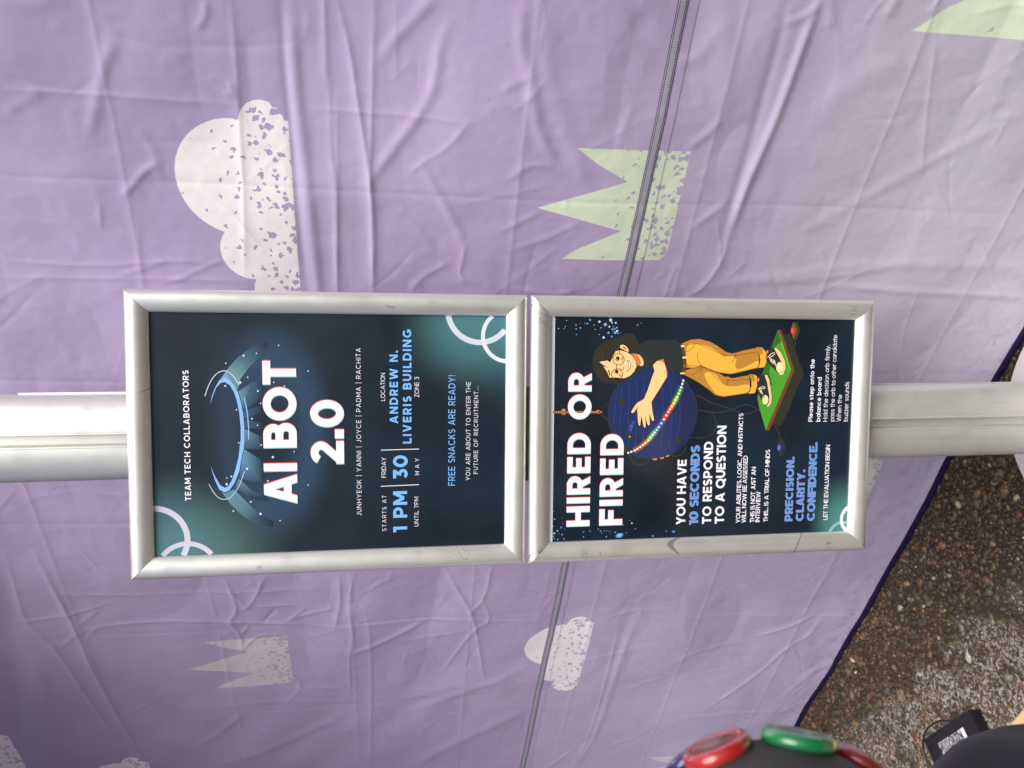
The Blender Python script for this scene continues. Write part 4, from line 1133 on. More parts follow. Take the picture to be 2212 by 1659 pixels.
def speckle(N, vec, y, h, seed, dens):
    """Worn-through flecks: irregular cells, big and crowded at the base, few and small higher up."""
    wob = N.n("ShaderNodeTexNoise")
    N.t.links.new(N.mapping(vec, loc=(seed, 0, 0)), wob.inputs["Vector"])
    wob.inputs["Scale"].default_value = 95.0
    wob.inputs["Detail"].default_value = 1.0
    off_ = N.n("ShaderNodeVectorMath", operation='MULTIPLY_ADD')
    N.t.links.new(wob.outputs["Color"], off_.inputs[0])
    off_.inputs[1].default_value = (0.016, 0.016, 0.0)
    N.t.links.new(vec, off_.inputs[2])
    vo = N.n("ShaderNodeTexVoronoi", voronoi_dimensions='2D')
    N.t.links.new(off_.outputs[0], vo.inputs["Vector"])
    vo.inputs["Scale"].default_value = 74.0
    rnd = N.sep(vo.outputs["Color"])[0]
    gap = N.step(rnd, N.lerp(y, 0.0, h, 1.0 - dens, 0.97), 1.0, 0.0, 1.0)
    size = N.m('MULTIPLY', N.m('POWER', N.m('MAXIMUM', gap, 0.0), 0.35), N.lerp(y, 0.0, h, 0.46, 0.16))
    return N.step(N.m('SUBTRACT', vo.outputs["Distance"], size), -0.03, 0.03)


def build_cloud(N, vec):
    x, y, _ = N.sep(vec)
    k = 1.05
    best = None
    for cx, cy, r in ((0.24, 0.087, 0.097), (0.333, 0.041, 0.035), (0.115, 0.074, 0.054), (0.042, 0.038, 0.040)):
        cb = N.n("ShaderNodeCombineXYZ")
        N.t.links.new(x, cb.inputs[0])
        N.t.links.new(y, cb.inputs[1])
        d = N.m('SUBTRACT', r * k, dist_to(N, cb.outputs[0], (cx * k, cy * k, 0)))
        best = d if best is None else N.m('MAXIMUM', best, d)
    bx = N.m('MINIMUM', N.m('MINIMUM', N.m('SUBTRACT', x, 0.030), N.m('SUBTRACT', 0.355, x)), N.m('SUBTRACT', 0.07, y))
    best = N.m('MAXIMUM', best, bx)
    best = N.m('MINIMUM', best, y)
    return N.m('MULTIPLY', N.step(best, -0.0008, 0.0008), speckle(N, vec, y, 0.17, 1.3, 0.62))


def build_tree(N, vec):
    x, y, _ = N.sep(vec)
    fc = N.n("ShaderNodeFloatCurve")
    cu = fc.mapping.curves[0]
    P = [(0.0, 0.70), (0.10, 0.61), (0.283, 0.345), (0.38, 0.62), (0.472, 0.90), (0.60, 0.64), (0.73, 0.365), (0.88, 0.58), (1.0, 0.71)]
    cu.points[0].location = P[0]
    cu.points[1].location = P[-1]
    for p in P[1:-1]:
        cu.points.new(*p)
    for p in cu.points:
        p.handle_type = 'VECTOR'
    fc.mapping.update()
    N.set(fc.inputs["Value"], N.m('DIVIDE', x, 0.22))
    h = N.m('MULTIPLY', fc.outputs[0], 0.3)
    ins = N.m('MINIMUM', N.m('MULTIPLY', N.m('SUBTRACT', h, y), 0.42), N.m('MINIMUM', N.m('MINIMUM', x, N.m('SUBTRACT', 0.22, x)), y))
    return N.m('MULTIPLY', N.step(ins, -0.0008, 0.0008), speckle(N, vec, y, 0.15, 5.1, 0.90))


g_cloud = print_group("cloud_print", build_cloud)
g_tree = print_group("tree_print", build_tree)

mat_cloth, N, b = material("lilac_polyester", rough=0.50, spec=0.34)
uvn = N.n("ShaderNodeUVMap", uv_map="cloth")
uv = uvn.outputs[0]
u, v, _ = N.sep(uv)


def stamps(group, places):
    out = None
    for (s, z) in places:
        nd = N.n("ShaderNodeGroup")
        nd.node_tree = group
        N.t.links.new(N.mapping(uv, loc=(-s, -z, 0)), nd.inputs[0])
        out = nd.outputs[0] if out is None else N.m('MAXIMUM', out, nd.outputs[0])
    return out


clouds = stamps(g_cloud, [(0.809, 1.628), (-0.602, 0.875), (-1.21, 2.20), (-1.005, 2.545)])
trees = stamps(g_tree, [(0.932, 0.925), (-0.452, 1.735), (-1.29, 0.322), (0.163, 0.20), (0.30, 2.42)])
nd = N.n("ShaderNodeGroup")
nd.node_tree = g_tree
N.t.links.new(N.mapping(uv, (1 / 1.82, 1 / 1.82, 1), loc=(-1.376 / 1.82, -0.20 / 1.82, 0)), nd.inputs[0])
trees = N.m('MAXIMUM', trees, nd.outputs[0])
cl_n = N.noise(uv, 3.0, 4.0, 0.6)
col = N.mix(N.step(cl_n, 0.35, 0.7), (0.425, 0.338, 0.545), (0.47, 0.385, 0.59))
# below the seam a second, slightly greyer length of cloth
col = N.mix(N.step(v, 0.968, 0.971, 1.0, 0.0), col, N.mix(1.0, col, (1.03, 1.10, 1.02), 'MULTIPLY'))
light_fade = N.m('MULTIPLY', N.step(v, 0.15, 1.2, 1.0, 0.0), N.step(u, -0.2, 1.3))
col = N.mix(N.m('MULTIPLY', light_fade, 0.78), col, (0.55, 0.535, 0.60))      # brighter low right end: light gradient painted into the cloth colour
col = N.mix(clouds, col, (0.90, 0.845, 0.88))
tcol = N.mix(N.step(u, -0.4, 0.9), (0.64, 0.60, 0.62), (0.70, 0.81, 0.60))  # trees greyer to the left: purple shade put into the print colour
col = N.mix(N.m('MULTIPLY', trees, 0.94), col, tcol)
# splashed dirt rising from the hem, rusty streaks
dirt = N.m('MULTIPLY', N.step(v, 0.0, 0.30, 1.0, 0.0), N.step(N.noise(uv, 26.0, 5.0, 0.7), 0.48, 0.75))
col = N.mix(N.m('MULTIPLY', dirt, 0.55), col, (0.20, 0.16, 0.13))
spots = N.step(N.noise(uv, 95.0, 2.0, 0.5), 0.74, 0.77)
col = N.mix(N.m('MULTIPLY', spots, 0.45), col, (0.22, 0.17, 0.2))
sten = N.noise(N.mapping(uv, (9, 26, 1)), 1.0, 3.0, 0.6, 0.6)
rust = N.m('MULTIPLY', N.step(N.m('ABSOLUTE', N.m('SUBTRACT', sten, 0.5)), 0.0, 0.02, 1.0, 0.0), N.m('MULTIPLY', N.step(v, 0.05, 0.22, 1.0, 0.0), N.step(N.noise(uv, 7.0, 1.0), 0.56, 0.66)))
col = N.mix(N.m('MULTIPLY', rust, 0.4), col, (0.22, 0.11, 0.08))
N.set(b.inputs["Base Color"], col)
wa = N.n("ShaderNodeTexWave", wave_type='BANDS', bands_direction='DIAGONAL')
N.t.links.new(uv, wa.inputs["Vector"])
wa.inputs["Scale"].default_value = 260.0
weave = N.m('ADD', N.m('MULTIPLY', wa.outputs["Fac"], 0.25), N.noise(uv, 700.0, 2.0))
bn = N.bump(weave, 0.10, 0.0008)
crk = N.noise(N.mapping(uv, (1, 1, 1)), 34.0, 4.0, 0.62, 0.8)
bn = N.bump(N.m('ABSOLUTE', N.m('SUBTRACT', crk, 0.5)), 0.12, 0.004, bn)
N.set(b.inputs["Normal"], bn)
N.set(b.inputs["Roughness"], N.lerp(N.noise(uv, 11.0, 2.0), 0.3, 0.7, 0.38, 0.55))
b.inputs["Sheen Weight"].default_value = 0.12

wall = thing("fabric_wall", (TC[0], TC[1], 0))
tag(wall, "creased lilac polyester tent wall printed with pale clouds and pointed trees", "tent wall")
off = np.array((TC[0], TC[1], 0))
V = fabric_point(gs, gz, D) - off
grid_obj("cloth_panel", V, mat_cloth, wall, np.stack([gs, gz], -1))

mat_tape, N, b = material("seam_tape_grey", rough=0.55, spec=0.3)
uvn = N.n("ShaderNodeUVMap", uv_map="cloth")
u, v, _ = N.sep(uvn.outputs[0])
vv = N.m('SUBTRACT', v, 0.998)
col = N.mix(N.noise(uvn.outputs[0], 120.0, 3.0), (0.33, 0.315, 0.40), (0.41, 0.39, 0.47))
edge = N.step(N.m('ABSOLUTE', vv), 0.0076, 0.0083)
col = N.mix(edge, col, (0.10, 0.07, 0.16))
dash = N.step(N.m('FRACT', N.m('MULTIPLY', u, 220.0)), 0.78, 0.82, 1.0, 0.0)
st = N.m('MULTIPLY', N.step(N.m('ABSOLUTE', N.m('SUBTRACT', N.m('ABSOLUTE', vv), 0.0056)), 0.0006, 0.0010, 1.0, 0.0), dash)
col = N.mix(st, col, (0.02, 0.015, 0.05))
N.set(b.inputs["Base Color"], col)
N.set(b.inputs["Normal"], N.bump(N.noise(N.mapping(uvn.outputs[0], (1, 0.4, 1)), 90.0, 2.0), 0.35, 0.002))
ss2 = np.arange(S0 + .01, S1_ - .01, 0.004)
zz2 = np.linspace(0.9885, 1.0075, 7)
g2s, g2z = np.meshgrid(ss2, zz2)
prof = np.array([0.0006, 0.0011, 0.0012, 0.0012, 0.0012, 0.0011, 0.0006])[:, None]
grid_obj("seam_tape", fabric_point(g2s, g2z + 0.0008 * np.sin(g2s * 9), sample_d(g2s, g2z) + prof) - off, mat_tape, wall, np.stack([g2s, g2z], -1))
zz3 = np.linspace(0.971, 0.9858, 4)
g3s, g3z = np.meshgrid(ss2, zz3)
grid_obj("seam_allowance", fabric_point(g3s, g3z, sample_d(g3s, g3z) + 0.0009) - off, mat_cloth, wall, np.stack([g3s, g3z], -1))
mat_hem, N, b = material("hem_navy", rough=0.6, spec=0.3)
uvn = N.n("ShaderNodeUVMap", uv_map="cloth")
N.set(b.inputs["Base Color"], N.mix(N.noise(uvn.outputs[0], 90.0, 3.0), (0.006, 0.004, 0.030), (0.014, 0.010, 0.055)))
zz4 = np.linspace(0.0045, 0.026, 6)
g4s, g4z = np.meshgrid(ss2, zz4)
prof = np.array([0.0008, 0.0020, 0.0022, 0.0022, 0.0018, 0.0006])[:, None]
grid_obj("hem_binding", fabric_point(g4s, g4z, sample_d(g4s, g4z) + prof) - off, mat_hem, wall, np.stack([g4s, g4z], -1))


# unseen wall added on the left to shade that side of the cloth
sv, uvs = [], []
e0 = TC + (-1.46) * TD
ks, kz = 90, 60
for jz in range(kz):
    for js in range(ks):
        a_, z_ = 3.2 * js / (ks - 1), 0.004 + 2.9 * jz / (kz - 1)
        w_ = 0.012 * math.sin(a_ * 9 + z_ * 1.3) + 0.008 * math.sin(z_ * 5 - a_ * 4)
        p_ = e0 - TN * a_ + TD * w_
        sv.append((p_[0], p_[1], z_))
        uvs.append((6.0 + a_, z_))
side = grid_obj("shade_wall", np.array(sv).reshape(kz, ks, 3), mat_cloth, None, np.array(uvs).reshape(kz, ks, 2))
tag(side, "unseen plain lilac wall added to shade the left of the printed wall", "tent wall")
# unseen roof sheet added to block daylight on the left, open to the right
rv_, ru_ = [], []
for jz in range(40):
    for js in range(60):
        a_, s_ = 3.6 * jz / 39, -1.52 + (0.60 + 1.52) * js / 59
        z_ = 2.955 + 0.62 * min(a_, 1.5) - 0.03 * math.sin(js * 0.35) * math.sin(math.pi * jz / 39)
        p_ = TC + s_ * TD - TN * (a_ - 0.02)
        rv_.append((p_[0], p_[1], z_))
        ru_.append((9.0 + s_, 4.0 + a_))
roof = grid_obj("shade_roof", np.array(rv_).reshape(40, 60, 3), mat_cloth, None, np.array(ru_).reshape(40, 60, 2))
tag(roof, "unseen plain lilac roof sheet added to shade the left half of the printed wall", "shade roof")


# ------------------------------------------------------------------ poster stand
stand = thing("poster_stand", (0.006, 0.045, 0))
tag(stand, "silver post stand with two snap frames holding dark blue posters", "sign stand")
FW, FH, PW = 0.462, 0.6377, 0.0357
GAP = 0.006
ZA = 1.871 - FH / 2
ZB = ZA - FH - GAP

# slotted oval post
half = []
for i in range(15):
    t = i / 14
    x = 0.0125 + (0.0715 - 0.0125) * t
    y = -0.041 * (1 - (max(0, t - 0.02) / 0.98) ** 2.0) ** 0.5 if t < 1 else 0
    half.append((x, y * 1.0))
lip = [(0.0082, -0.030), (0.0082, -0.0405), (0.0092, -0.0418), (0.0118, -0.0418), (0.0124, -0.0412)]
front = [(0.0082, -0.018)] + lip + [(x, y) for x, y in half[0:]]
right = front
left = [(-x, y) for x, y in reversed(front)]
prof2 = left + right                        # left edge .. slot .. right edge
back = [(x, -y * 0.75) for x, y in reversed(half[:-1])] + [(-x, -y * 0.75) for x, y in half[:-1]]
loop = prof2 + back
pv, pf = [], []
HP = 2.32
for zz in (0.012, HP):
    pv += [(x, y, zz) for x, y in loop]
m_ = len(loop)
for i in range(m_):
    j = (i + 1) % m_
    pf.append((i, j, m_ + j, m_ + i))
pf.append(tuple(range(m_, 2 * m_)))
post = mesh_obj("post", pv, pf, mat_post, stand, smooth=True)
post.data.set_sharp_from_angle(angle=math.radians(24))
post.location = (0, 0.008, 0)
post.rotation_euler = (0, math.radians(-0.42), 0)
# bright edge bead along the post
bv_, bf_ = tube([(0.0722, 0.0, 0.02), (0.0722, 0.0, 2.05)], 0.0016)
bead = mesh_obj("edge_strip", bv_, bf_, mat_post, post)

mat_base, N, b = material("base_plate_grey", rough=0.5, metal=0.2)
N.set(b.inputs["Base Color"], N.mix(N.noise(N.coord(), 60.0, 5.0, 0.7), (0.44, 0.41, 0.44), (0.56, 0.53, 0.56)))
bv_, bf_ = lathe([(0, 0.0), (0.271, 0.0), (0.273, 0.003), (0.273, 0.009), (0.270, 0.012), (0.0, 0.0125)], 96)
base = mesh_obj("base_plate", bv_, bf_, mat_base, stand)
base.data.set_sharp_from_angle(angle=math.radians(30))

# clamp between the two frames
clamp = thing("clamp", (0, 0, 0))
bm_obj("clamp", box_bm((0.162, 0.012, 0.06), 0.003, at=(-0.012, -0.0395, 1.871 - FH - GAP / 2)), mat_bracket, stand)
bpy.data.objects.remove(clamp)

# snap-frame profile: t from the outer edge inwards, h = height towards the viewer
PROF = [(0.0, 0.0), (0.0, 0.0042), (0.0006, 0.0060), (0.0020, 0.0085), (0.0042, 0.0108), (0.0070, 0.0127), (0.0105, 0.0139), (0.0145, 0.0143),
        (0.0190, 0.0139), (0.0235, 0.0127), (0.0275, 0.0109), (0.0310, 0.0087), (0.0337, 0.0063), (0.0352, 0.0044), (0.0357, 0.0036), (0.0357, 0.0008), (0.0330, 0.0)]


def rail(side, parent, mat, open_=0.0, shift=0.0):
    """One mitred rail; side in top/bottom/left/right. Local coordinates: x right, z up, -y to the viewer."""
    horiz = side in ('top', 'bottom')
    L, A = (FW, FH) if horiz else (FH, FW)
    vs, fs = [], []
    k = len(PROF)
    cuts = [-1, -0.6, -0.2, 0.2, 0.6, 1]
    for c in cuts:
        for t, h in PROF:
            along = c * (L / 2 - t - 0.00022)
            across = A / 2 - t + shift
            hh = h + open_ * (1 - t / PW) * 0.0 + open_ * (t / PW)
            if side == 'top':
                vs.append((along, -hh, across))
            elif side == 'bottom':
                vs.append((-along, -hh, -across))
            elif side == 'right':
                vs.append((across, -hh, -along))
            else:
                vs.append((-across, -hh, along))
    for i in range(len(cuts) - 1):
        for q in range(k):
            r_ = (q + 1) % k
            fs.append((i * k + q, (i + 1) * k + q, (i + 1) * k + r_, i * k + r_))
    fs.append(tuple(range(k - 1, -1, -1)))
    e = (len(cuts) - 1) * k
    fs.append(tuple(e + q for q in range(k)))
    o = mesh_obj("frame_rail", vs, fs, mat, parent)
    bm = bmesh.new()
    bm.from_mesh(o.data)
    bmesh.ops.recalc_face_normals(bm, faces=bm.faces)
    bm.to_mesh(o.data)
    bm.free()
    o.data.set_sharp_from_angle(angle=math.radians(35))
    return o


class Print:
    """Flat coloured print: layered polygons, strokes and discs gathered into one mesh per part."""
    def __init__(self):
        self.v, self.f, self.c = [], [], []

    def add(self, pts, faces, cols, layer):
        o = len(self.v)
        y = -0.00012 - 0.00004 * layer
        self.v += [(p[0], y, p[1]) for p in pts]
        self.c += [(*c, 1.0) for c in cols]
        self.f += [tuple(o + i for i in f) for f in faces]

    def poly(self, pts, col, layer):
        pts = [tuple(p) for p in pts]
        cols = [lin(c) for c in col] if isinstance(col, (list, tuple)) else [lin(col)] * len(pts)
        tri = geometry.tessellate_polygon([[Vector((p[0], p[1], 0)) for p in pts]])
        # front faces look to -y (x right, z up): counter-clockwise in (x, z)
        out = []
        for t in tri:
            a, b_, c = (pts[i] for i in t)
            s = (b_[0] - a[0]) * (c[1] - a[1]) - (b_[1] - a[1]) * (c[0] - a[0])
            out.append(tuple(t) if s > 0 else tuple(reversed(t)))
        self.add(pts, out, cols, layer)

    def stroke(self, pts, w, col, layer):
        P = [np.array(p, float) for p in pts]
        P = [p for i, p in enumerate(P) if i == 0 or np.hypot(*(p - P[i - 1])) > 1e-6]
        closed = len(P) > 3 and np.hypot(*(P[0] - P[-1])) < 1e-5
        if len(P) < 2:
            return
        vs, fs = [], []
        for i, p in enumerate(P):
            a = P[i - 1] if i else (P[-2] if closed else p)
            c = P[i + 1] if i < len(P) - 1 else (P[1] if closed else p)
            d = c - a
            d = d / (np.hypot(*d) + 1e-12)
            n_ = np.array((-d[1], d[0])) * w / 2
            vs += [tuple(p + n_), tuple(p - n_)]
        for i in range(len(P) - 1):
            fs.append((2 * i + 1, 2 * i + 3, 2 * i + 2, 2 * i))
        self.add(vs, fs, [lin(col)] * len(vs), layer)

    def disc(self, c, rx, ry, col, layer, n=28):
        pts = [(c[0] + rx * math.cos(2 * math.pi * i / n), c[1] + ry * math.sin(2 * math.pi * i / n)) for i in range(n)]
        self.add(pts, [tuple(range(n))], [lin(col)] * n, layer)

    def ring(self, c, r0, r1, col, layer, n=96):
        hx, hy = FW / 2 - PW + 0.004, FH / 2 - PW + 0.004
        pts, fs = [], []
        for i in range(n + 1):
            t = 2 * math.pi * i / n
            for r in (r0, r1):
                pts.append((c[0] + r * math.cos(t), c[1] + r * math.sin(t)))
        inside = [abs(x) < hx and abs(y) < hy for x, y in pts]
        for i in range(n):
            q = (2 * i + 1, 2 * i, 2 * i + 2, 2 * i + 3)
            if all(inside[j] for j in q):
                fs.append(q)
        used = sorted({j for f in fs for j in f})
        mp = {j: i for i, j in enumerate(used)}
        self.add([pts[j] for j in used], [tuple(mp[j] for j in f) for f in fs], [lin(col)] * len(used), layer)

    def build(self, name, parent):
        return mesh_obj(name, self.v, self.f, mat_ink, parent, smooth=False, colors=self.c)


def arc(cx, cy, rx, ry, a0, a1, n=18):
    return [(cx + rx * math.cos(math.radians(a0 + (a1 - a0) * i / n)), cy + ry * math.sin(math.radians(a0 + (a1 - a0) * i / n))) for i in range(n + 1)]


def glyph(ch, w):
    """A geometric grotesque drawn with strokes of width w, capital height 1.
    Returns (advance, [(polyline, y_low, y_high, stroke_width)...])."""
    h = w / 2
    S = []

    def st(pts, lo=0.0, hi=1.0, ww=w):
        S.append((pts, lo, hi, ww))

    def ln(*p, lo=0.0, hi=1.0):
        st(list(p), lo, hi)

    def ext(a, b, e=0.3):                    # a slanted stroke run past both ends, trimmed level by the clip
        dx, dy = b[0] - a[0], b[1] - a[1]
        return [(a[0] - dx * e, a[1] - dy * e), (b[0] + dx * e, b[1] + dy * e)]
    q = 0.62 * w                             # half the level width of a slanted stroke, about
    X = 0.74                                 # x-height
    if ch == 'A':
        W = 0.96
        st(ext((q, 0), (W / 2 - .12 * w, 1))); st(ext((W - q, 0), (W / 2 + .12 * w, 1))); ln((.24, .29), (W - .24, .29))
    elif ch == 'B':
        W, y = 0.76, 0.52
        ln((h, 0), (h, 1))
        r1, r2 = (1 - h - y) / 2, (y - h) / 2
        ln(*([(h, 1 - h)] + arc(W - h - r1 - .05, 1 - h - r1, r1 + .02, r1, 90, -90) + [(h, y)]))
        ln(*([(h, y)] + arc(W - h - r2, h + r2, r2, r2, 90, -90) + [(h, h)]))
    elif ch in 'CG':
        W = 0.94
        ln(*arc(.5, .5, .5 - h, .5 - h, 45, 315 if ch == 'C' else 338, 30))
        if ch == 'G':
            ln((W - h, .50), (W - h, .12)); ln((.56, .50 - h * .9), (W, .50 - h * .9))
    elif ch == 'D':
        W = 0.86
        ln((h, 0), (h, 1)); ln(*([(h, 1 - h)] + arc(.37, .5, W - h - .37, .5 - h, 90, -90, 24) + [(h, h)]))
    elif ch in 'EF':
        W = 0.67
        ln((h, 0), (h, 1)); ln((h, 1 - h), (W, 1 - h)); ln((h, .5), (W * .92, .5))
        if ch == 'E':
            ln((h, h), (W, h))
    elif ch == 'H':
        W = 0.84
        ln((h, 0), (h, 1)); ln((W - h, 0), (W - h, 1)); ln((h, .5), (W - h, .5))
    elif ch == 'I':
        W = w
        ln((h, 0), (h, 1))
    elif ch == 'J':
        W = 0.60
        ln(*([(W - h, 1), (W - h, .32)] + arc(W - h - .22, .22 + h, .22, .22, 0, -140)))
    elif ch == 'K':
        W = 0.80
        ln((h, 0), (h, 1)); st(ext((h, .34), (W - q, 1))); st(ext((.34, .58), (W - q, 0), .25))
    elif ch == 'L':
        W = 0.64
        ln((h, 0), (h, 1)); ln((h, h), (W, h))
    elif ch == 'M':
        W = 1.0
        ln((h, 0), (h, 1)); ln((W - h, 0), (W - h, 1)); st([(h * .9, 1.05), (W / 2, .22)], .2); st([(W - h * .9, 1.05), (W / 2, .22)], .2)
    elif ch == 'N':
        W = 0.85
        ln((h, 0), (h, 1)); ln((W - h, 0), (W - h, 1)); st(ext((h * 1.1, 1), (W - h * 1.1, 0), .1))
    elif ch in 'OQ0':
        W = 1.02 if ch != '0' else 0.82
        a = arc(W / 2, .5, W / 2 - h, .5 - h * .96, 0, 360, 44)
        st(a, -.02, 1.02)
        if ch == 'Q':
            st([(.56, .26), (W - .06, -.08)], -.12)
    elif ch in 'PR':
        W, y = 0.76, 0.40 if ch == 'P' else .43
        r = (1 - h - y) / 2
        ln((h, 0), (h, 1)); ln(*([(h, 1 - h)] + arc(W - h - r - .02, 1 - h - r, r + .02, r, 90, -90) + [(h, y)]))
        if ch == 'R':
            st(ext((.38, .45), (W - q, 0), .2), 0, .44)
    elif ch == 'S':
        W = 0.70
        r = (1 - w) / 4
        ln(*(arc(.35, 1 - h - r, .33 - h, r, 32, 270, 20) + arc(.355, h + r, .345 - h, r, 90, -148, 20)[1:]))
    elif ch == 'T':
        W = 0.72
        ln((0, 1 - h), (W, 1 - h)); ln((W / 2, 0), (W / 2, 1))
    elif ch == 'U':
        W = 0.80
        ln(*([(h, 1), (h, .42)] + arc(W / 2, .42, W / 2 - h, .42 - h, 180, 360, 22) + [(W - h, 1)]))
    elif ch == 'V':
        W = 0.92
        st(ext((q, 1), (W / 2 - .10 * w, 0))); st(ext((W - q, 1), (W / 2 + .10 * w, 0)))
    elif ch == 'W':
        W = 1.36
        m = W / 2
        for a, b in (((q, 1), (.36, 0)), ((m, 1), (.38, 0)), ((m, 1), (W - .38, 0)), ((W - q, 1), (W - .36, 0))):
            st(ext(a, b, .2))
    elif ch == 'Y':
        W = 0.86
        ln((W / 2, 0), (W / 2, .46)); st(ext((q, 1), (W / 2, .36), .25), .36); st(ext((W - q, 1), (W / 2, .36), .25), .36)
    elif ch == 'Z':
        W = 0.72
        ln((0.03, 1 - h), (W, 1 - h)); ln((0, h), (W, h)); st(ext((q, h), (W - q, 1 - h), .2))
    elif ch == '1':
        W = 0.40
        ln((W - h, 0), (W - h, 1)); ln((0, 1 - h), (W, 1 - h))
    elif ch == '2':
        W = 0.70
        ln(*(arc(.35, .69, .34 - h, .31 - h, 160, -38, 16) + [(q * .7, h * .9)])); ln((0, h), (W, h))
    elif ch == '3':
        W = 0.70
        ln((.04, 1 - h), (W - .06, 1 - h)); st(ext((W - .16, 1 - h), (.33, .58), .02), .5); r = .295 - h * .55
        ln(*([(.26, .60 - h * .2)] + arc(.34, .325, .345 - h, .325 - h, 95, -150, 20)))
    elif ch == '7':
        W = 0.66
        ln((0, 1 - h), (W, 1 - h)); st(ext((W - q, 1 - h), (.22, 0), .2))
    elif ch == '|':
        W = w * .7
        st([(W / 2, -.16), (W / 2, 1.18)], -.2, 1.2, w * .8)
    elif ch in '.,':
        W = w * 1.15
        st([(0, W * .5), (W, W * .5)], -.1, 1, W)
        if ch == ',':
            st([(W * .72, W * .3), (W * .3, -W * .8)], -.4, 1, W * .6)
    elif ch == '!':
        W = w * 1.1
        st([(W / 2, .3), (W / 2, 1)]); st([(0, W * .5), (W, W * .5)], 0, 1, W)
    elif ch == ' ':
        W = 0.31
    # ---- lower case
    elif ch in 'abdpoceq':
        W = 0.74 if ch in 'oce' else 0.76
        r, ry = .37 - h, X / 2 - h
        cx = .37 if ch in 'oceadq' else W - .37
        if ch == 'c':
            W = .66; ln(*arc(cx, X / 2, r, ry, 45, 315, 22))
        elif ch == 'e':
            ln(*arc(cx, X / 2, r, ry, -3, 318, 26)); ln((h, X / 2 - .01), (.74 - h * .4, X / 2 - .01))
        else:
            st(arc(cx, X / 2, r, ry, 0, 360, 30), -.02, X + .02)
        if ch in 'ad':
            ln((W - h, 0), (W - h, X if ch == 'a' else 1.04), hi=1.04)
        if ch == 'b':
            ln((h, 0), (h, 1.04), hi=1.04)
        if ch == 'p':
            ln((h, -.26), (h, X), lo=-.26)
    elif ch in 'hnmur':
        W = {'h': .66, 'n': .66, 'm': 1.06, 'u': .66, 'r': .42}[ch]
        if ch == 'u':
            ln(*([(h, X), (h, .30)] + arc(W / 2, .30, W / 2 - h, .30 - h, 180, 360) + [(W - h, X)])); ln((W - h, 0), (W - h, X))
        else:
            ln((h, 0), (h, 1.04 if ch == 'h' else X), hi=1.04)
            if ch == 'r':
                ln(*arc(.36, X - h - .26, .36 - h, .26, 165, 78))
            elif ch == 'm':
                for c in (0, (W - w) / 2):
                    R_ = (W - w) / 4
                    ln(*(arc(h + c + R_, X - h - R_, R_, R_, 180, 0) + [(h + c + 2 * R_, 0)]))
            else:
                R_ = (W - w) / 2
                ln(*(arc(W / 2, X - h - R_, R_, R_, 180, 0) + [(W - h, 0)]))
    elif ch in 'il':
        W = w
        ln((h, 0), (h, X if ch == 'i' else 1.04), hi=1.04)
        if ch == 'i':
            st([(0, .94), (w, .94)], 0, 1.1, w * 1.1)
    elif ch in 'ft':
        W = .46
        if ch == 't':
            ln(*([(.16 + h, .95), (.16 + h, .24)] + arc(.16 + h + .17, .24, .17, .24 - h, 180, 285)))
        else:
            ln(*([(.14 + h, 0), (.14 + h, .78)] + arc(.14 + h + .18, .78, .18, .24 - h * .6, 180, 80)), hi=1.06)
        ln((0, X - h), (.46, X - h))
    elif ch == 's':
        W = .56
        r = (X - w) / 4
        ln(*(arc(.28, X - h - r, .27 - h, r, 32, 270, 16) + arc(.285, h + r, .275 - h, r, 90, -148, 16)[1:]))
    elif ch == 'y':
        W = .68
        st(ext((q, X), (.34, .05), .1), -.3, X); st(ext((W - q, X), (.16, -.26), .05), -.26, X)
    elif ch == 'z':
        W = .56
        ln((.02, X - h), (W, X - h)); ln((0, h), (W, h)); st(ext((q, h), (W - q, X - h), .2), 0, X)
    else:
        W = .4
    return W, S


def clip_y(poly, lo, hi):
    for sgn, lim in ((1, lo), (-1, -hi)):
        out = []
        for i, p in enumerate(poly):
            n_ = poly[(i + 1) % len(poly)]
            a, b_ = sgn * p[1] - lim, sgn * n_[1] - lim
            if a >= 0:
                out.append(p)
            if (a >= 0) != (b_ >= 0):
                t = a / (a - b_)
                out.append((p[0] + t * (n_[0] - p[0]), p[1] + t * (n_[1] - p[1])))
        poly = out
        if len(poly) < 3:
            return []
    return poly


def ribbon(pts, w):
    P = [np.array(p, float) for p in pts]
    closed = len(P) > 3 and np.hypot(*(P[0] - P[-1])) < 1e-6
    L_, R_ = [], []
    for i, p in enumerate(P):
        a = P[i - 1] if i else (P[-2] if closed else None)
        c = P[i + 1] if i < len(P) - 1 else (P[1] if closed else None)
        ds = [d / (np.hypot(*d) + 1e-12) for d in ([p - a] if a is not None else []) + ([c - p] if c is not None else [])]
        t = sum(ds)
        t = t / (np.hypot(*t) + 1e-12)
        n_ = np.array((-t[1], t[0]))
        k = 1.0
        if len(ds) == 2:
            k = min(1.6, 1 / max(0.3, abs(n_ @ np.array((-ds[0][1], ds[0][0])))))
        L_.append(tuple(p + n_ * w / 2 * k))
        R_.append(tuple(p - n_ * w / 2 * k))
    return [[R_[i], R_[i + 1], L_[i + 1], L_[i]] for i in range(len(P) - 1)]


WEIGHT = {'title': .235, 'h': .215, 'o': .225, 'b': .165, 'bs': .185, 'm': .135, 'r': .105, 'rs': .105}
STRETCH = {'title': 1.0, 'h': 1.0, 'o': 1.0, 'b': 1.0, 'bs': 1.0, 'm': .82, 'r': 0.92, 'rs': 0.92}
PARTNAME = {'title': 'title_lettering', 'h': 'heading_lettering', 'o': 'accent_lettering', 'b': 'bold_lettering', 'bs': 'bold_lettering',
            'm': 'bold_lettering', 'r': 'small_lettering', 'rs': 'small_lettering'}


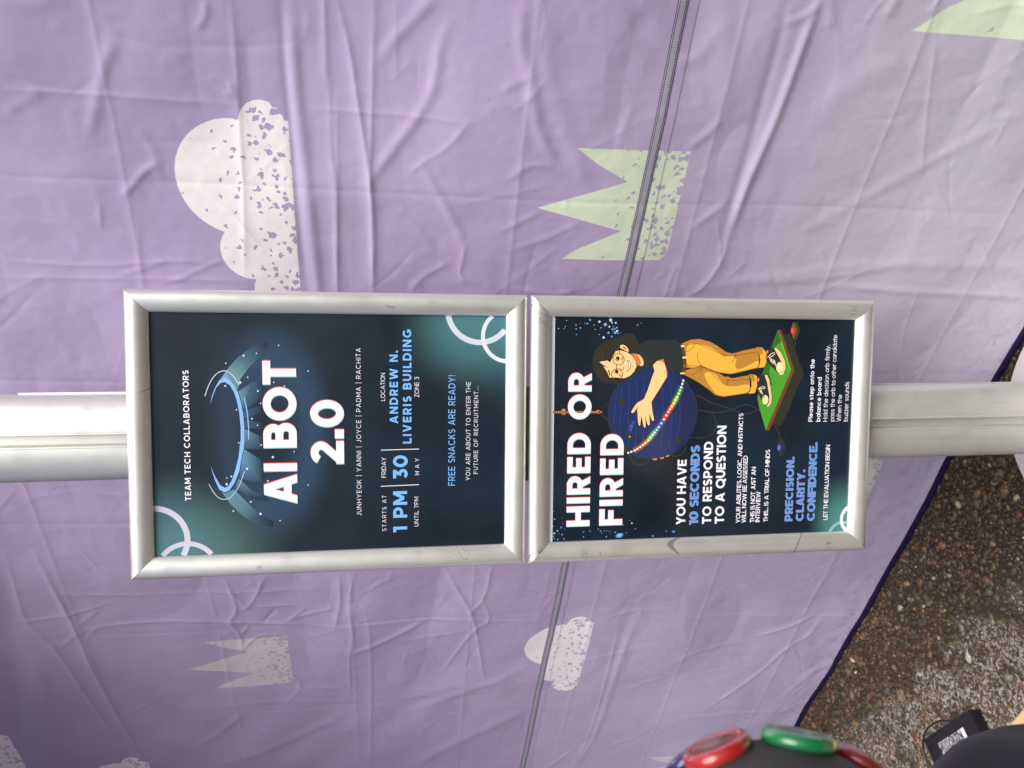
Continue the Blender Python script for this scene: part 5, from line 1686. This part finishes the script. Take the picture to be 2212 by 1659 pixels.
def lay_text(pr, s, u, v, width, cap, style, col):
    w = WEIGHT[style]
    G_ = [glyph(c, w) for c in s]
    kx = cap * STRETCH[style]
    total = sum(g[0] for g in G_) * kx
    gaps = len(s) - 1
    gap = (width - total) / gaps
    lo_gap = 0.035 * kx + (0.0 if style in ('title', 'h', 'o', 'b') else 0.02 * kx)
    if gap < lo_gap:                       # tighten the letters rather than let them touch
        kx *= width / (total + gaps * lo_gap)
        gap = (width - sum(g[0] for g in G_) * kx) / gaps
    main = {'w': 'ebe9f4', 'b': '76b4f2', 'c': '5a94de'}[col]
    passes = [((0, 0), main, 20)]
    if style == 'title':
        k = cap * 0.030
        passes = [((k, k * .25), 'cc3f3a', 4), ((-k, -k * .25), '9cc3c6', 12)] + passes
    elif style == 'o':
        k = cap * 0.04
        passes = [((k, 0), 'b06a78', 4), ((-k, 0), 'a8c6e4', 12)] + passes
    for (ox, oy), c, layer in passes:
        x = u
        for W, S in G_:
            for i, (pts, lo, hi, ww) in enumerate(S):
                for quad in ribbon(pts, ww):
                    P = clip_y(quad, lo, hi)
                    if len(P) >= 3:
                        P = [(x + px * kx + ox, v + py * cap + oy) for px, py in P]
                        ar = sum(P[j][0] * P[(j + 1) % len(P)][1] - P[(j + 1) % len(P)][0] * P[j][1] for j in range(len(P)))
                        if ar < 0:
                            P.reverse()
                        pr.add(P, [tuple(range(len(P)))], [lin(c)] * len(P), layer + i * 0.15)
            x += W * kx + gap


def make_poster(which, zc, mat):
    frame = thing("snap_frame", (-0.006, -0.045, zc))
    frame.parent = stand
    frame['label'] = 'upper silver snap frame' if which == 'A' else 'lower silver snap frame with scuffed upper corners'
    across, upright = RAILS[which]
    rail('top', frame, across)
    rail('bottom', frame, across)
    rail('left', frame, upright)
    rail('right', frame, upright)
    bm_obj("backing_board", box_bm((FW - 0.012, 0.004, FH - 0.012), at=(0, 0.0045, 0)), mat_back, frame, smooth=False)
    drop = 0.0 if which == 'A' else 0.0077
    w2, h2 = FW / 2 - PW + 0.010, FH / 2 - PW + 0.010
    poster = thing("poster", (-0.006, -0.0452, zc))
    poster.parent = stand
    poster['label'] = 'dark blue AI BOT 2.0 event poster' if which == 'A' else 'dark blue HIRED OR FIRED poster with a woman hugging a ball'
    # the printed sheet, gently cockled
    nx, nyy = 24, 34
    vs = []
    for j in range(nyy + 1):
        for i in range(nx + 1):
            vs.append((-w2 + 2 * w2 * i / nx, 0.0, -h2 + (2 * h2 - (0.010 + drop if which == 'B' else 0)) * j / nyy))
    fs = [(j * (nx + 1) + i, j * (nx + 1) + i + 1, (j + 1) * (nx + 1) + i + 1, (j + 1) * (nx + 1) + i) for j in range(nyy) for i in range(nx)]
    mesh_obj("printed_sheet", vs, fs, mat, poster)
    if which == 'B':
        t0 = h2 - (0.010 + drop)
        mesh_obj("white_margin", [(-w2, -0.0001, t0), (w2, -0.0001, t0), (w2, -0.0001, h2 - 0.001), (-w2, -0.0001, h2 - 0.001)], [(0, 1, 2, 3)], mat_paper, poster, smooth=False)
    parts, lines = {}, []
    for (P, g, kind, layer, *r) in INK:
        if P != which:
            continue
        if g in ('corner_ring', 'divider_line'):
            lines.append((g, Print()))
            pr = lines[-1][1]
        else:
            pr = parts.setdefault(g, Print())
        if kind == 'P':
            col, pts, sm = r
            pts = [(a / 1e4, b_ / 1e4) for a, b_ in pts]
            if sm:
                pts = chaikin(pts, 2, True)
            pr.poly(pts, col, layer)
        elif kind == 'S':
            col, pts, w, sm = r
            pts = [(a / 1e4, b_ / 1e4) for a, b_ in pts]
            if sm:
                pts = chaikin(pts, 2, False)
            pr.stroke(pts, w / 1e5, col, layer)
        elif kind == 'C':
            col, c, rx, ry = r
            pr.disc((c[0] / 1e4, c[1] / 1e4), rx / 1e5, ry / 1e5, col, layer)
        else:
            col, c, r0, r1 = r
            pr.ring((c[0] / 1e4, c[1] / 1e4), r0 / 1e5, r1 / 1e5, col, layer)
    for (P, s, (u, v, w, cap), style, col) in LETTERING:
        if P != which:
            continue
        lines.append((PARTNAME[style], Print()))
        lay_text(lines[-1][1], s, u / 1e4, v / 1e4, w / 1e4, cap / 1e4, style, col)
    for g, pr in list(parts.items()) + lines:
        pr.build(g, poster)


make_poster('A', ZA, mat_poster_a)
make_poster('B', ZB, mat_poster_b)


# ------------------------------------------------------------------ power adapter on the ground
mat_black, N, b = material("black_plastic", rough=0.38, spec=0.4)
co = N.coord()
N.set(b.inputs["Base Color"], N.mix(N.noise(co, 40.0, 3.0), (0.006, 0.006, 0.007), (0.014, 0.014, 0.016)))
mat_label, N, b = material("label_black_white", rough=0.45)
co = N.coord()
x, y, z = N.sep(co)
n1 = N.noise(N.mapping(co, (1.5, 0.55, 1)), 150.0, 4.0, 0.75)
rows = N.m('ABSOLUTE', N.m('SUBTRACT', N.m('FRACT', N.m('MULTIPLY', x, 170.0)), 0.5))
pr_ = N.m('MULTIPLY', N.step(n1, 0.49, 0.53), N.step(rows, 0.14, 0.2, 1.0, 0.35))
pr_ = N.m('MAXIMUM', pr_, N.m('MULTIPLY', N.step(x, 0.050, 0.051), N.step(y, -0.012, -0.011)))
N.set(b.inputs["Base Color"], N.mix(pr_, (0.012, 0.012, 0.016), (0.72, 0.72, 0.78)))
ax = Vector((0.7255, -0.6882, 0))            # along the brick, towards the near end
ay = Vector((-0.6882, -0.7255, 0))           # across, towards the camera
cA = Vector((-0.9262, 0.5145, 0)) + ax * 0.1105 + ay * 0.046
ang = math.atan2(ax.y, ax.x)
brick = thing("power_adapter", cA, (0, 0, ang))
tag(brick, "black power brick with a printed white label lying on the pebbles", "power adapter")
# local x = along ax; local y = 90 deg left of ax, so the camera side is -y
bm_obj("adapter_body", box_bm((0.221, 0.092, 0.031), 0.0022, 2, at=(0, 0, 0.0195)), mat_black, brick, smooth=False)
mesh_obj("label_sticker", [(-0.058, -0.036, 0), (0.063, -0.036, 0), (0.063, 0.020, 0), (-0.058, 0.020, 0)], [(0, 1, 2, 3)], mat_label, brick, smooth=False).location = (0, 0, 0.0353)
cpts = chaikin([(0.02, 0.048, 0.030), (-0.005, 0.062, 0.034), (-0.06, 0.062, 0.045), (-0.105, 0.035, 0.048), (-0.128, -0.005, 0.040), (-0.135, -0.05, 0.024), (-0.12, -0.09, 0.012), (-0.06, -0.125, 0.008), (0.02, -0.14, 0.008)], 3, False)
tv, tf = tube(cpts, 0.0027)
mat_cord, _, _ = material("black_cord", (0.012, 0.012, 0.012), 0.35)
mesh_obj("cord", tv, tf, mat_cord, brick)
cpts = chaikin([(0.108, -0.03, 0.014), (0.13, -0.034, 0.012), (0.16, -0.06, 0.008), (0.20, -0.12, 0.008)], 3, False)
tv, tf = tube(cpts, 0.0042)
mesh_obj("cord", tv, tf, mat_cord, brick)


# ------------------------------------------------------------------ wooden stool with a dark ball on it (near corner)
mat_wood, N, b = material("varnished_pine", rough=0.38)
co = N.coord()
ringn = N.noise(N.mapping(co, (3, 40, 40)), 1.0, 3.0, 0.6, 0.5)
N.set(b.inputs["Base Color"], N.mix(ringn, (0.78, 0.55, 0.22), (0.86, 0.68, 0.38)))
zt = 0.7377
stool = thing("wooden_stool", (-0.3158, -0.7333, 0), (0, 0, math.atan2(-0.535, 0.845)))
tag(stool, "pale varnished wooden stool carrying the plain dark ball", "stool")
bm_obj("seat", box_bm((0.405, 0.405, 0.026), 0.006, 3, at=(0, 0, zt - 0.013)), mat_wood, stool)
for sx_ in (-1, 1):
    for sy_ in (-1, 1):
        bm_obj("leg", box_bm((0.034, 0.034, zt - 0.026), 0.004, 2, at=(sx_ * 0.165, sy_ * 0.165, (zt - 0.026) / 2)), mat_wood, stool)
mat_navy, N, b = material("dark_navy_rubber", rough=0.42, spec=0.4)
co = N.coord()
N.set(b.inputs["Base Color"], N.mix(N.noise(co, 9.0, 2.0), (0.010, 0.010, 0.018), (0.020, 0.019, 0.030)))
N.set(b.inputs["Normal"], N.bump(N.noise(co, 160.0, 3.0), 0.2, 0.002))
R2 = 0.1346
prof_b = [(R2 * math.sin(math.pi * i / 40), -R2 * math.cos(math.pi * i / 40)) for i in range(41)]
prof_b = [(r + 0.0012 * (abs((z / R2 * 8) % 1 - .5) < .1), z) for r, z in prof_b]
prof_b[0] = (0, -R2)
prof_b[-1] = (0, R2)
bv_, bf_ = lathe(prof_b, 64)
ball = mesh_obj("exercise_ball", bv_, bf_, mat_navy)
ball.location = (-0.3158, -0.7333, zt + R2)
tag(ball, "plain dark navy ball resting on the wooden stool", "ball")

# ------------------------------------------------------------------ black ball studded with coloured push buttons
mat_shell, N, b = material("charcoal_shell", rough=0.5, spec=0.35)
co = N.coord()
N.set(b.inputs["Base Color"], N.mix(N.noise(co, 20.0, 3.0), (0.020, 0.021, 0.022), (0.045, 0.045, 0.046)))
RB = 0.090
cB = Vector((-0.1599, -0.8992, 1.2407))
cons = thing("button_console", (cB.x, cB.y, 0))
tag(cons, "charcoal dome on a stand studded with red, green and blue push buttons", "game controller")
prof_b = [(RB * math.sin(math.pi * i / 36), -RB * math.cos(math.pi * i / 36)) for i in range(37)]
prof_b[0] = (0, -RB)
prof_b[-1] = (0, RB)
bv_, bf_ = lathe(prof_b, 64)
sh = mesh_obj("shell", bv_, bf_, mat_shell, cons)
sh.location = (0, 0, cB.z)
bv_, bf_ = lathe([(0, 0), (0.14, 0), (0.142, 0.004), (0.14, 0.012), (0.03, 0.018), (0.022, 0.03), (0.022, cB.z - RB + 0.008), (0, cB.z - RB + 0.010)], 40)
mesh_obj("pedestal", bv_, bf_, mat_black, cons)


def plastic(name, c, tr=0.35):
    m, N, b = material(name, c, 0.22, spec=0.6)
    b.inputs["Transmission Weight"].default_value = tr
    b.inputs["Subsurface Weight"].default_value = 0.3
    b.inputs["Subsurface Radius"].default_value = (0.006, 0.006, 0.006)
    return m


BUT = [('red', (0.44, 0.018, 0.012), (0.13, 0.011, 0.011), (0.895, 0.221, 0.388)), ('green', (0.007, 0.20, 0.065), (0.007, 0.10, 0.075), (0.983, 0.151, -0.10)),
       ('dark red', (0.28, 0.02, 0.016), (0.12, 0.015, 0.015), (0.80, 0.17, -0.56)), ('blue', (0.006, 0.006, 0.10), (0.006, 0.006, 0.08), (0.68, 0.58, 0.42)),
       ('violet', (0.05, 0.012, 0.15), (0.04, 0.01, 0.12), (0.85, -0.50, 0.14))]
for nm, c1, c2, nv in BUT:
    nrm = (Vector(nv).normalized() - Vector((0.593, -0.693, 0.41)) * 0.2).normalized()
    bt = thing("push_button", Vector((0, 0, cB.z)) + nrm * (RB - 0.0022))
    bt.parent = cons
    bt.rotation_mode = 'QUATERNION'
    bt.rotation_quaternion = nrm.to_track_quat('Z', 'Y')
    bt["label"] = nm + " round push button"
    rim = plastic(nm + "_rim", c1)
    cap_ = plastic(nm + "_cap", c2, 0.2)
    rv, rf = lathe([(0, 0), (0.0215, 0), (0.0222, 0.003), (0.0215, 0.0072), (0.0190, 0.0088), (0.0155, 0.0080), (0.0140, 0.0050), (0, 0.0048)], 40)
    mesh_obj("button_rim", rv, rf, rim, bt)
    rv, rf = lathe([(0.0, 0.0049), (0.0136, 0.0049), (0.0136, 0.0072), (0.0125, 0.0085), (0.007, 0.0092), (0, 0.0094)], 40)
    mesh_obj("button_cap", rv, rf, cap_, bt)
